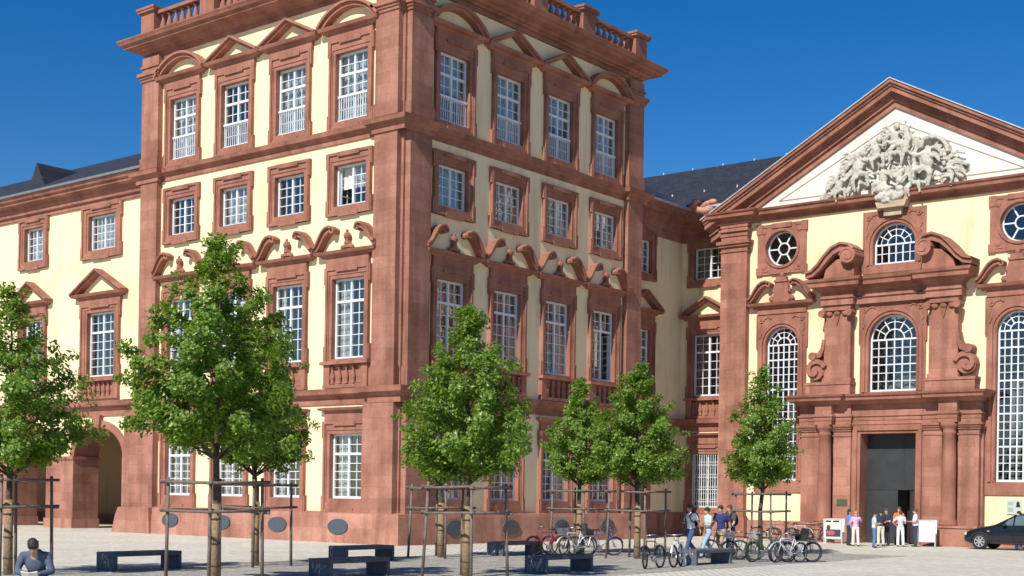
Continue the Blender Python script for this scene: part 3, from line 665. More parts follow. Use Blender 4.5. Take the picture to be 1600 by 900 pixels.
m=MB(); m.sweep(pth,[(0,14.55),(.08,14.55),(.08,14.95),(.2,15.0),(.22,15.3),(.3,15.35),(.32,15.55),(.55,15.62),(.58,15.75),(.66,15.8),(.72,16.0),(0,16.06)]); KW.part('main_cornice',m,stone)
m=MB(); m.sweep([(la,WD+.1),(la,rb),(1.2,rb)],[(.60,16.0),(.82,16.0),(.82,16.12),(.60,16.12)]); KW.part('gutter',m,zinc)
# roofs: long roof parallel to the chapel front and the link roof
m=MB(); re=rb-.75
rz_=20.05; rbk=29.0
m.add([(-40,re,16.05),(2,re,16.05),(9.6,rbk,rz_),(-40,rbk,rz_)],[(0,1,2,3)]); m.add([(-40,rbk,rz_),(9.6,rbk,rz_),(9.6,36,16),(-40,36,16)],[(0,1,2,3)])
m.add([(la+.75,WD-1,16.05),(la+.75,29,16.05),(-9.2,29,rz_),(-9.2,WD-1,rz_)],[(0,1,2,3)])
KW.part('roof',m,slate)
for a in range(-5,4):
    for zz in (.35,.98):
        b=re+(rbk-re)*zz; z=16.05+(rz_-16.05)*zz; m=MB(); m.box(a*1.9-.05+.4*zz,a*1.9+.02+.4*zz,b-.10,b-.06,z,z+.12); KW.part('snow_guard',m,zinc)
m=MB(); m.box(-.14,.14,-.28,0,3.1,3.3); m.box(-.05,.05,-.15,0,3.3,3.45); tag(link('wall_lamp',m.mesh('wall_lamp',whitewood),None,pal(la,21.15),PHI+R90),'small white lamp on the shaded yellow wall beside the barred window','lamp')

# ------------------------------------------------------------------ CHAPEL
CH=Bld('palace_chapel',9.62,21.2,'palace chapel with sculpted gable, round windows and tall sandstone portal')
cb=21.2; tc=9.62
def X(d): return tc+d
m=MB()
m.plate(.85,18.4,0,12.3,[(4.24,.82,2.74,9.06,.82),(X(0),1.09,6.7,9.0,1.09),(19.24-4.24,.82,2.74,9.06,.82)],cb,cb+.42,sides=False) if False else None
# lower band with door, long windows; middle window sits above the portal cornice
m.plate(1.1,7.0,0,12.0,[(4.24,.82,2.74,9.06,.82)],cb,cb+.42,sides=False)
m.plate(12.24,18.14,0,12.0,[(15.0,.82,2.74,9.06,.82)],cb,cb+.42,sides=False)
m.plate(7.0,12.24,0,5.6,[(X(0),1.28,0,4.85,0)],cb,cb+.32,sides=False)
m.plate(7.0,12.24,5.6,12.0,[(X(0),1.09,6.70,9.0,1.09)],cb,cb+.42,sides=False)
m.plate(1.1,18.14,12.0,15.5,[(4.17,.80,13.54,13.54,.80,.80),(X(0),.96,12.32,13.2,.92),(15.07,.80,13.54,13.54,.80,.80)],cb,cb+.42,sides=False)
m.add([(1.1,cb,0),(1.1,cb,15.5),(1.1,34,15.5),(1.1,34,0)],[(0,1,2,3)]); m.add([(18.14,cb,0),(18.14,34,0),(18.14,34,15.5),(18.14,cb,15.5)],[(0,1,2,3)])
CH.part('wall',m,plaster)
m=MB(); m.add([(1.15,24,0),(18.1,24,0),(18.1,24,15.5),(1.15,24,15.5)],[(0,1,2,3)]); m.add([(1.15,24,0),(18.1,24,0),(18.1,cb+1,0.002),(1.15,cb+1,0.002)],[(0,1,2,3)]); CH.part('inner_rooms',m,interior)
# tympanum
tz=15.42; tap=19.15; tl=2.75
m=MB(); m.prism([(tl-.6,tz-.1),(2*tc-tl+.6,tz-.1),(tc,tap+.25)],cb-.06,cb+.3); CH.part('tympanum',m,whiteplaster)
m=MB()
ins=[(tl+1.25,tz+.32),(2*tc-tl-1.25,tz+.32),(tc,tap-.62)]
for i in range(3): m.bar(ins[i],ins[(i+1)%3],.045,cb-.075,cb-.06)
CH.part('tympanum_border',m,mat_simple('olive_line',(.30,.27,.18),.9))
# raking cornice
m=MB()
sl=.545
def rake(th0,th1,p):     # vertical offsets above tympanum edge line
    for q in (-1,1):
        xo=q*(9.15+p*.2); z_e=tap-sl*abs(xo)
        m.prism([(X(xo),z_e+th0),(X(0),tap+th0),(X(0),tap+th1),(X(xo),z_e+th1)],cb-p,cb+.2)
rake(.02,.30,.16); rake(.30,.52,.28); rake(.52,.62,.40); rake(.62,.85,.62); rake(.85,.97,.70); rake(.97,1.12,.80)
CH.part('gable_cornice',m,stone)
m=MB()
for q in (-1,1):
    xo=q*9.4; m.prism([(X(xo),tap-sl*9.4+1.12),(X(0),tap+1.12),(X(0),tap+1.17),(X(xo),tap-sl*9.4+1.17)],cb-.86,cb+.4)
CH.part('gable_flashing',m,zinc)
m=MB()
e=9.3
m.add([(X(0),cb+.3,tap+1.15),(X(0),40,tap+1.15),(X(-e),40,tap-sl*e+1.15),(X(-e),cb+.3,tap-sl*e+1.15)],[(0,1,2,3)]); m.add([(X(0),cb+.3,tap+1.15),(X(e),cb+.3,tap-sl*e+1.15),(X(e),40,tap-sl*e+1.15),(X(0),40,tap+1.15)],[(0,1,2,3)])
m.add([(X(-e),cb+.35,15.2),(X(e),cb+.35,15.2),(X(e),cb+.35,tap-sl*e+1.1),(X(0),cb+.35,tap+1.1),(X(-e),cb+.35,tap-sl*e+1.1)],[(0,1,2,3,4)])
CH.part('roof',m,slate)
# horizontal cornice, breaking forward over the pilasters and interrupted in the middle by the sculpture
prof=[(0,14.88),(.10,14.88),(.10,15.02),(.18,15.05),(.20,15.12),(.42,15.16),(.45,15.30),(.52,15.34),(.56,15.42),(0,15.46)]
m=MB(); m.sweep([(.98,cb+.5),(.98,cb-.35),(2.62,cb-.35),(2.62,cb),(X(-.72),cb)],prof); CH.part('gable_base_cornice',m,stone); m=MB(); m.sweep([(X(.72),cb),(2*tc-2.62,cb),(2*tc-2.62,cb-.35),(2*tc-.98,cb-.35),(2*tc-.98,cb+.5)],prof)
CH.part('gable_base_cornice',m,stone)
for q in (0,1):
    x0,x1=(1.12,2.5) if not q else (2*tc-2.5,2*tc-1.12)
    m=MB(); m.box(x0,x1,cb-.35,cb,.9,14.9); CH.part('pilaster',m,stoneB)
for q in (0,1):
    x0,x1=(1.12,2.5) if not q else (2*tc-2.5,2*tc-1.12)
    for nm,gr_ in (('pilaster_base',((.0,.95,.12),(.95,1.05,.06))),('pilaster_moulding',((13.55,13.62,.05),)),('pilaster_capital',((13.80,13.92,.10),(13.92,14.08,.18))),('pilaster_moulding',((14.30,14.38,.05),)),('pilaster_moulding',((14.52,14.62,.10),)),('pilaster_moulding',((14.72,14.9,.04),))):
        m=MB()
        for (z0,z1,e_) in gr_: m.box(x0-e_,x1+e_,cb-.35-e_,cb-.001,z0,z1)
        CH.part(nm,m,stone)
m=MB(); m.box(2.62,X(-4.3),cb-.14,cb,0,.88); CH.part('plinth',m,plinthM)
m=MB(); m.box(X(4.3),2*tc-2.62,cb-.14,cb,0,.88); CH.part('plinth',m,plinthM)
# curled stone at the gable foot
m=MB(); m.band([(.75,15.72),(.35,15.62),(-.05,15.72),(-.25,15.95),(-.15,16.15),(.05,16.15)],[.28,.3,.3,.26,.2,.12],cb-.8,cb-.3); m.ell((.35,cb-.5,15.95),(.34,.2,.15),rot=Matrix.Rotation(-.4,3,'Y')); m.ell((-.35,cb-.5,15.95),(.25,.25,.22)); m.ell((.70,cb-.5,16.05),(.24,.16,.14))
CH.part('gable_scroll',m,mat_simple('pale_pink_sandstone',(.42,.22,.155),.9,.2),smooth=True)
# arched window makers
def arch_frame(hw,z0,zs,rise,cols,rowzs,thick=(),fan=True,yd=.20):
    m=MB(); y0,y1=yd-.05,yd+.02; T=.07
    m.box(-hw,-hw+T,y0,y1,z0,zs); m.box(hw-T,hw,y0,y1,z0,zs); m.box(-hw+T,hw-T,y0,y1,z0,z0+.1)
    arc=lambda r,rr,n=18:[(-r*cos(pi*i/n),zs+rr*sin(pi*i/n)) for i in range(n+1)]
    m.band(arc(hw-T/2,rise-T/2),T,y0,y1)
    m.box(-hw+T,hw-T,y0-.01,y1,zs-.035,zs+.035)
    for i in range(1,cols):
        x=-hw+i*2*hw/cols; t=.028 if (cols%2==0 and i==cols//2) or i in (thick or ()) else .019
        m.box(x-t,x+t,y0+.012,y1-.012,z0+.1,zs-.035)
    for z,t in rowzs: m.box(-hw+T,hw-T,y0+.016,y1-.016,z-t,z+t)
    if fan:
        r1=hw*.42; m.band(arc(r1,r1*rise/hw,10),.045,y0+.01,y1-.01); r2=hw*.72; m.band(arc(r2,r2*rise/hw,14),.03,y0+.02,y1-.02)
        for k in range(1,6):
            a=pi*k/6; c_,s_=-cos(a),sin(a)*rise/hw; m.bar((r1*c_,zs+r1*s_),((hw-T)*c_,zs+(hw-T)*s_),.05 if k in(2,4) else .035,y0+.014,y1-.014)
        m.bar((0,zs+.035),(0,zs+r1*rise/hw),.035,y0+.014,y1-.014)
    return m
def arch_pane(hw,z0,zs,rise,yd=.20):
    m=MB(); m.prism([(-hw+.03,z0+.03),(hw-.03,z0+.03)]+[((hw-.03)*cos(pi*i/16),zs+(rise-.03)*sin(pi*i/16)) for i in range(17)],yd-.006,yd+.006); return m
def arch_sur(hw,zb,zs,rise,hwo,zo0,zo1,p=.13):
    m=MB(); m.plate(-hwo,hwo,zo0,zo1,[(0,hw+.16,zb-.0,zs,rise+.16)] if False else [(0,hw,zb,zs,rise)],-p*.6,.24)
    arc=[(-hw-.22,zb)]+[(-(hw+.22)*cos(pi*i/18),zs+(rise+.22)*sin(pi*i/18)) for i in range(19)]+[(hw+.22,zb)]
    m.band(arc,.13,-p*1.1,-p*.5); 
    arc2=[(-hw-.06,zb)]+[(-(hw+.06)*cos(pi*i/18),zs+(rise+.06)*sin(pi*i/18)) for i in range(19)]+[(hw+.06,zb)]
    m.band(arc2,.09,-p*.85,-p*.5)
    # ears and spandrel scrolls
    for q in (-1,1):
        x0,x1=sorted((q*(hwo+.002),q*(hwo+.06))); m.box(x0,x1,-p*.8,.01,zs-.15,zo1)
        if zo0<zb-.2: m.box(x0,x1,-p*.8,.01,zo0,zo0+.7)
        cx=q*(hwo-.22); cz=zo1-.28
        m.band([(cx+.13*cos(a)*(1-a/14),cz+.13*sin(a)*(1-a/14)) for a in [i*pi/4 for i in range(13)]],.045,-p*1.0,-p*.55)
        m.band([(cx+q*.05,cz-.2),(cx+q*.12,cz-.45),(cx+q*.02,cz-.62),(cx+q*.1,cz-.8)],.06,-p*.95,-p*.55)
        m.band([(cx-q*.15,cz+.08),(cx-q*.35,cz+.14),(cx-q*.5,cz+.06)],.05,-p*.95,-p*.55)
    return m
# long side windows
lz0,lzs=2.74,9.06
rows=[]; n=18
for i in range(1,n): z=lz0+.1+(lzs-lz0-.1)*i/n; rows.append((z,.032 if i%4==0 else .015))
lf=arch_frame(.82,lz0,lzs,.82,6,rows,thick=(2,4)).mesh('window',whitewood); lp=arch_pane(.82,lz0,lzs,.82).mesh('pane',glass)
ls=arch_sur(.82,lz0,lzs,.82,1.25,2.2,10.5).mesh('window_surround',stone)
hd=hood_mb(1.32,10.78,.24,.42); hd.box(-1.25,1.25,-.13,0,10.5,10.78)
for q in (-1,1): S_scroll(hd,q,1.66,11.02,.92,.5,.66)
hd.prism([(-.38,11.05),(.38,11.05),(.50,11.22),(.36,11.42),(.40,11.62),(.30,11.95),(-.30,11.95),(-.40,11.62),(-.36,11.42),(-.50,11.22)],-.24,0); hd.box(-.34,.34,-.3,0,11.95,12.05); hd.box(-.26,.26,-.26,0,12.05,12.2); hd.ell((0,-.12,12.28),(.12,.1,.12))
for q in(-1,1): hd.ell((q*.5,-.14,11.2),(.16,.1,.14)); hd.ell((q*.4,-.14,11.55),(.09,.08,.1))
hdm=hd.mesh('scroll_pediment',stone)
# round windows
om=MB(); om.plate(-1.24,1.24,12.36,14.70,[(0,.80,13.54,13.54,.80,.80)],-.09,.24)
om.band([(.87*cos(a),13.54+.87*sin(a)) for a in [i*pi/14 for i in range(29)]],.12,-.15,-.05)
for q in (-1,1):
    om.box(min(q*1.0,q*1.30),max(q*1.0,q*1.30),-.12,0,14.28,14.72); om.box(min(q*1.0,q*1.30),max(q*1.0,q*1.30),-.12,0,12.34,12.7)
    for zz in (12.72,14.36): om.ell((q*.9,-.1,zz),(.13,.05,.13)); 
    om.band([(q*.7,12.52),(q*.95,12.5),(q*1.0,12.8)],.04,-.12,-.06); om.band([(q*.7,14.56),(q*.95,14.58),(q*1.0,14.28)],.04,-.12,-.06)
om.box(-.5,.5,-.15,-.06,14.5,14.72); om.box(-.5,.5,-.15,-.06,12.36,12.5)
omm=om.mesh('window_surround',stone)
of=MB(); circ=lambda r:[(r*cos(a),13.54+r*sin(a)) for a in [i*pi/14 for i in range(29)]]
of.band(circ(.77),.06,.15,.22); of.band(circ(.27),.055,.15,.21)
for k in range(6): a=k*pi/3; of.bar((.27*cos(a),13.54+.27*sin(a)),(.76*cos(a),13.54+.76*sin(a)),.06,.155,.205)
ofm=of.mesh('window',whitewood)
op=MB(); op.prism([(.78*cos(a),13.54+.78*sin(a)) for a in [i*pi/14 for i in range(28)]],.194,.206); opm=op.mesh('pane',glass)
for cx,ocx in ((4.24,4.17),(15.0,15.07)):
    w_=CH.part('window',lf,None,cx,cb,0); link('pane',lp,w_); CH.part('window_surround',ls,None,cx,cb,0); CH.part('scroll_pediment',hdm,None,cx,cb,0)
    w_=CH.part('window',ofm,None,ocx,cb,0); link('pane',opm,w_); CH.part('window_surround',omm,None,ocx,cb,0)
# centre windows
rows=[(6.8+(9.0-6.8)*i/6,.016 if i!=3 else .026) for i in range(1,6)]
w_=CH.part('window',arch_frame(1.09,6.70,9.0,1.09,6,rows,thick=(2,4)),whitewood,tc,cb); link('pane',arch_pane(1.09,6.70,9.0,1.09).mesh('pane',glass),w_)
CH.part('window_surround',arch_sur(1.09,6.70,9.0,1.09,1.50,6.62,10.62),stone,tc,cb)
rows=[(12.42+(13.2-12.42)*i/2,.016) for i in range(1,2)]
w_=CH.part('window',arch_frame(.96,12.32,13.2,.92,6,rows,thick=(2,4)),whitewood,tc,cb); link('pane',arch_pane(.96,12.32,13.2,.92).mesh('pane',glass),w_)
CH.part('window_surround',arch_sur(.96,12.32,13.2,.92,1.38,11.95,14.70),stone,tc,cb)
m=MB(); m.prism([(-.62,14.72),(.62,14.72),(.72,15.0),(-.72,15.0)],-.5,0); m.box(-.4,.4,-.3,0,14.4,14.72); m.box(-.72,.72,-.35,.0,15.0,15.42); CH.part('sculpture_console',m,mat_simple('buff_stone',(.42,.33,.22),.9,.2),tc,cb)
# ---- portal
def P_(mb,name,mat,smooth=False): return CH.part(name,mb,mat,tc,cb,0,smooth)
for q in (-1,1):
    m=MB()
    def bx(d0,d1,y0,y1,z0,z1): m.box(min(q*d0,q*d1),max(q*d0,q*d1),y0,y1,z0,z1)
    bx(1.66,4.15,-.28,0,0,5.0)                   # backing
    bx(3.18,4.06,-.55,-.28,.85,5.0)             # outer pilaster
    bx(1.66,2.48,-.55,-.28,.0,5.0)              # inner pilaster
    P_(m,'portal_pilaster',stoneB)
for q in (-1,1):
    m=MB()
    def bx(d0,d1,y0,y1,z0,z1): m.box(min(q*d0,q*d1),max(q*d0,q*d1),y0,y1,z0,z1)
    bx(2.46,4.20,-1.10,-.25,0,.78); bx(2.42,4.24,-1.15,-.2,.78,.88)
    P_(m,'portal_base',plinthM)
for q in (-1,1):
    m=MB()
    def bx(d0,d1,y0,y1,z0,z1): m.box(min(q*d0,q*d1),max(q*d0,q*d1),y0,y1,z0,z1)
    for e_,z0,z1 in ((.04,4.72,4.78),(.06,4.95,5.05),(.12,5.05,5.14),(.18,5.14,5.24)):
        bx(3.18-e_,4.06+e_,-.55-e_,-.28,z0,z1); bx(1.66-e_*.3,2.48+e_,-.55-e_,-.28,z0,z1)
    P_(m,'portal_capital',stone)
m=MB()
m.plate(-1.66,1.66,0,5.24,[(0,1.27,0,4.84,0)],-.42,.36); m.plate(-1.56,1.56,0,5.14,[(0,1.40,0,4.97,0)],-.50,-.42)
P_(m,'door_surround',stone)
for q in (-1,1):
    m=MB(); m.lathe(q*2.84,-.66,[(.39,.88),(.39,.96),(.34,1.0),(.37,1.07),(.305,1.15),(.305,2.6),(.29,3.8),(.262,4.75),(.30,4.79),(.27,4.85),(.27,4.95),(.33,5.03),(.38,5.1),(.38,5.24)],24); P_(m,'portal_column',stone,True)
# lower entablature: architrave, frieze, cornice following the plan of the order
lp_=[(-4.10,0),(-4.10,-.55),(-3.22,-.55),(-3.22,-.90),(-2.46,-.90),(-2.46,-.55),(-1.68,-.55),(-1.68,-.42),(1.68,-.42),(1.68,-.55),(2.46,-.55),(2.46,-.90),(3.22,-.90),(3.22,-.55),(4.10,-.55),(4.10,0)]
m=MB(); m.sweep(lp_,[(0,5.24),(.03,5.24),(.03,5.40),(.06,5.42),(.06,5.56),(.12,5.60),(.12,5.66),(.02,5.70),(.02,6.15),(0,6.15)]); P_(m,'portal_entablature',stoneB)
lc=[(-4.10,0),(-4.10,-.95),(4.10,-.95),(4.10,0)]
m=MB(); m.sweep([(-4.10,0),(-4.10,-.88),(-2.2,-.88),(-2.2,-.62),(2.2,-.62),(2.2,-.88),(4.10,-.88),(4.10,0)],[(-.3,6.13),(.06,6.13),(.12,6.20),(.16,6.26),(.34,6.30),(.36,6.42),(.44,6.47),(.48,6.56),(-.5,6.60)]); m.box(-4.05,4.05,-.6,0,6.12,6.585); P_(m,'portal_cornice',stone)
m=MB(); m.box(-4.5,4.5,-1.2,-.0,6.585,6.60); P_(m,'portal_flashing',zinc) if False else None
# upper storey
for q in (-1,1):
    m=MB()
    def bx(d0,d1,y0,y1,z0,z1): m.box(min(q*d0,q*d1),max(q*d0,q*d1),y0,y1,z0,z1)
    bx(1.72,3.86,-.62,0,6.6,7.05); bx(1.70,3.9,-.66,0,7.05,7.17)
    bx(1.80,3.06,-.45,0,7.35,10.1); bx(1.74,3.12,-.50,0,7.17,7.35); bx(1.80,3.06,-.45,0,10.1,10.62)
    P_(m,'upper_pilaster',stoneB)
for q in (-1,1):
    m=MB()
    def bx(d0,d1,y0,y1,z0,z1): m.box(min(q*d0,q*d1),max(q*d0,q*d1),y0,y1,z0,z1)
    bx(1.75,3.12,-.62,0,10.36,10.46)
    for e in (1.78,3.08):
        m.tube([(q*e,-.75,10.24),(q*e,-.3,10.24)],.16,12)
    for e in (2.05,2.43,2.8): m.ell((q*e,-.5,10.25),(.16,.1,.13))
    m.prism([(q*2.3,10.14),(q*2.56,10.14),(q*2.43,9.7)],-.52,-.4)
    P_(m,'upper_capital',stone,False)
# side volutes
for q in (-1,1):
    m=MB()
    cx,cz=q*3.45,7.72
    sp=[(cx-q*(.5-.033*i)*cos(i*pi/7+.3) ,cz+(.5-.033*i)*sin(i*pi/7+.3)) for i in range(14)]
    m.band(sp,[.2]*10+[.15]*4,-.62,-.05)
    m.prism([(cx+.42*cos(a),cz+.42*sin(a)) for a in [i*pi/10 for i in range(20)]],-.50,-.05)
    m.band([(q*3.05,9.1),(q*3.1,8.7),(q*3.25,8.42),(q*3.5,8.34)],[.12,.18,.24,.2],-.55,-.05)
    m.tube([(q*3.55,-.66,8.36),(q*3.55,-.05,8.36)],.19,12)
    P_(m,'volute',stone)
# upper entablature + cornice
m=MB(); up=[(-3.18,0),(-3.18,-.5),(-1.7,-.5),(-1.7,-.22),(1.7,-.22),(1.7,-.5),(3.18,-.5),(3.18,0)]
m.sweep(up,[(0,10.62),(.04,10.62),(.04,10.86),(.12,10.92),(.02,10.98),(.02,11.22),(0,11.22)]); P_(m,'upper_entablature',stoneB)
m=MB(); m.sweep(up,[(-.2,11.2),(.08,11.2),(.14,11.30),(.20,11.36),(.46,11.42),(.48,11.58),(.56,11.64),(.60,11.76),(-.2,11.80)]); P_(m,'upper_cornice',stone)
for q in (-1,1):
    m=MB()
    f=lambda pts:[(q*x,z) for x,z in pts]
    m.prism(f([(1.55,11.8),(3.0,11.8),(2.9,12.2),(2.4,12.6),(1.55,12.75)]),-.75,0)
    pts=f([(3.78,11.92),(3.45,12.0),(3.15,12.25),(2.85,12.62),(2.5,12.95),(2.1,13.12),(1.7,13.05),(1.45,12.82)])
    m.band(pts,[.16,.2,.24,.28,.3,.3,.28,.2],-1.0,0)
    m.band([(x,z+.16) for x,z in pts],.10,-1.12,0)
    m.tube([(q*1.72,-1.1,12.72),(q*1.72,0,12.72)],.36,16)
    sp=[(q*(1.72+(.36-.022*i)*cos(i*pi/6)),12.72+(.36-.022*i)*sin(i*pi/6)) for i in range(14)]
    m.band(sp,.07,-1.14,-1.08)
    P_(m,'scroll_pediment',stone)
# door
m=MB(); m.box(-1.28,1.28,.36,.44,2.4,4.85); m.box(-1.28,.18,.36,.44,0,2.4)
for x in (-.4,.45): m.box(x-.012,x+.012,.35,.36,2.4,4.85)
m.box(-1.28,1.28,.34,.36,2.37,2.43)
P_(m,'portal_door',doorM)
m=MB(); m.box(.74,1.28,.40,.46,0,2.38); m.box(.73,.75,.36,.40,0,2.38); P_(m,'door_leaf',mat_simple('dark_brown_door',(.035,.02,.022),.5))
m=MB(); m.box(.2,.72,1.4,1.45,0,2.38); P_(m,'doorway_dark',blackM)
m=MB(); m.box(-2.28,-1.78,-.575,-.55,1.62,1.92); tag(link('wall_plaque',m.mesh('wall_plaque',bronze),None,pal(tc,cb),PHI),'small green bronze plaque on the inner pier left of the chapel door','plaque')
m=MB(); m.box(-.31,.31,-.05,-.02,1.40,2.02); o=link('information_panel',m.mesh('information_panel',mat_simple('pale_grey_panel',(.50,.55,.48),.5,.05)),None,pal(15.0,cb),PHI); tag(o,'pale grey information panel with a dark portrait on the wall above the parked car','sign')
m=MB(); m.ell((.16,-.056,1.84),(.07,.008,.10)); m.box(.08,.25,-.058,-.051,1.70,1.78); link('portrait',m.mesh('portrait',blackM),o)
m=MB()
for i in range(4): m.box(-.25,-.02-(.05 if i==2 else 0),-.056,-.051,1.90-i*.035,1.912-i*.035)
for i in range(5): m.box(-.25,-.03,-.056,-.051,1.66-i*.035,1.672-i*.035)
link('text_lines',m.mesh('text_lines',mat_simple('grey_ink',(.2,.24,.2),.6)),o)
# ------------------------------------------------------------------ sculpture group in the gable
def sculpture():
    rnd=random.Random(11); m=MB(); H=lambda x: max(.0,1-abs(x)/3.5)
    def el(x,z,rx,ry,rz_,an,y=-.35): m.ell((x,y,z),(rx,ry,rz_),n=12,m=8,rot=Matrix.Rotation(an,3,'Y'))
    # cloud/drapery mass following the triangle
    for i in range(64):
        x=rnd.uniform(-3.3,3.1); zt=15.3+ (3.55*(1-abs(x)/3.75))
        z=rnd.uniform(15.45,max(15.7,zt)); r=rnd.uniform(.14,.34)
        el(x,z,r*rnd.uniform(.8,1.7),rnd.uniform(.15,.38),r*rnd.uniform(.5,1.1),rnd.uniform(-1.2,1.2),-.06-rnd.uniform(0,.16))
    # figures: torso, head, arms, legs, wing
    def fig(x,z,s,lean,q):
        el(x,z,.26*s,.28*s,.42*s,lean,-.5); el(x+q*.12*s+lean*.4,z+.62*s,.15*s,.17*s,.19*s,0,-.62)
        m.tube([(x+.2*s,-.6,z+.3*s),(x+.5*s*q,-.72,z+.2*s),(x+.8*s*q,-.7,z+.45*s)],[.1*s,.08*s,.05*s],8)
        m.tube([(x-.2*s,-.6,z+.3*s),(x-.45*s*q,-.75,z+.05*s),(x-.6*s*q,-.7,z-.2*s)],[.1*s,.08*s,.05*s],8)
        m.tube([(x,-.5,z-.3*s),(x+.5*s*q,-.8,z-.4*s),(x+.55*s*q,-.7,z-.95*s)],[.17*s,.13*s,.07*s],8)
        m.tube([(x,-.5,z-.3*s),(x-.2*s*q,-.75,z-.6*s),(x-.1*s*q,-.65,z-1.1*s)],[.17*s,.13*s,.07*s],8)
        for k in range(5): m.tube([(x-q*.1*s,-.35,z+.2*s),(x-q*(.5+.1*k)*s,-.4,z+(.75-.22*k)*s),(x-q*(.85+.06*k)*s,-.35,z+(.65-.3*k)*s)],[.07*s,.09*s,.03*s],6)
    fig(-1.6,16.7,1.0,.3,1); fig(1.55,16.6,1.05,-.3,-1); fig(.1,17.7,.85,0,1); fig(-.4,16.1,.8,.2,-1); fig(.9,15.9,.75,0,1); fig(-2.5,16.0,.7,.4,1); fig(2.6,15.95,.6,-.5,-1)
    # drapery strands, rays and cloud edges
    for i in range(46):
        x=rnd.uniform(-3.1,2.9); zt=15.4+3.3*(1-abs(x)/3.7); z=rnd.uniform(15.5,max(15.8,zt)); a=rnd.uniform(0,2*pi); l=rnd.uniform(.25,.7); y=rnd.uniform(-.55,-.2); k=rnd.uniform(-.8,.8)
        pts=[(x+l*t*cos(a+k*t),y-.08*sin(pi*t),z+l*t*sin(a+k*t)) for t in (0,.33,.66,1)]
        if all(15.2<p[2]<15.5+3.5*(1-abs(p[0])/3.75)+.2 for p in pts): m.tube(pts,[.03,.055,.05,.02],6)
    fig(.35,17.35,.8,-.2,-1); fig(-.75,17.3,.75,.2,1)
    for k in range(7): a=.5+k*.33; m.tube([(.1+.3*cos(a),-.2,17.6+.3*sin(a)),(.1+1.05*cos(a),-.14,17.55+1.15*sin(a))],[.06,.02],5)
    m.band([(1.75+.75*cos(a),16.7+.85*sin(a)) for a in [.1+i*pi/10 for i in range(13)]],.16,-.7,-.05)
    m.band([(1.75+.45*cos(a),16.6+.5*sin(a)) for a in [.1+i*pi/10 for i in range(13)]],.12,-.6,-.05)
    m.band([(-2.9,15.6),(-2.2,16.3),(-1.3,16.9),(-.6,17.9)],[.2,.25,.25,.15],-.62,-.1)
    m.band([(.6,18.2),(.75,17.6),(.62,17.0)],[.1,.3,.2],-.8,-.2)
    m.band([(2.2,16.1),(2.8,16.4),(3.3,16.15)],[.2,.25,.1],-.5,-.05); m.tube([(2.5,-.4,16.5),(2.9,-.45,16.85)],.05); m.tube([(2.6,-.4,16.8),(3.2,-.45,16.65)],.05)
    # pendant bottom spilling over the cornice
    for i in range(16): el(rnd.uniform(-.55,.55),rnd.uniform(14.95,15.6),rnd.uniform(.15,.3),rnd.uniform(.2,.35),rnd.uniform(.1,.22),rnd.uniform(-1,1),-.6)
    m.v=[(x,y*.72,z) for x,y,z in m.v]
    me=m.mesh('gable_sculpture',relief,True); o=CH.part('gable_sculpture',me,None,tc,cb,0)
    r=o.modifiers.new('r','REMESH'); r.mode='VOXEL'; r.voxel_size=.03; r.use_smooth_shade=True
    tx=bpy.data.textures.new('t','CLOUDS'); tx.noise_scale=.11; d=o.modifiers.new('d','DISPLACE'); d.texture=tx; d.strength=.07; d.mid_level=.5
    dg=bpy.context.evaluated_depsgraph_get(); nm=bpy.data.meshes.new_from_object(o.evaluated_get(dg)); nm.name='gable_sculpture'; o.modifiers.clear(); o.data=nm
    nm.materials.clear(); nm.materials.append(relief)
sculpture()
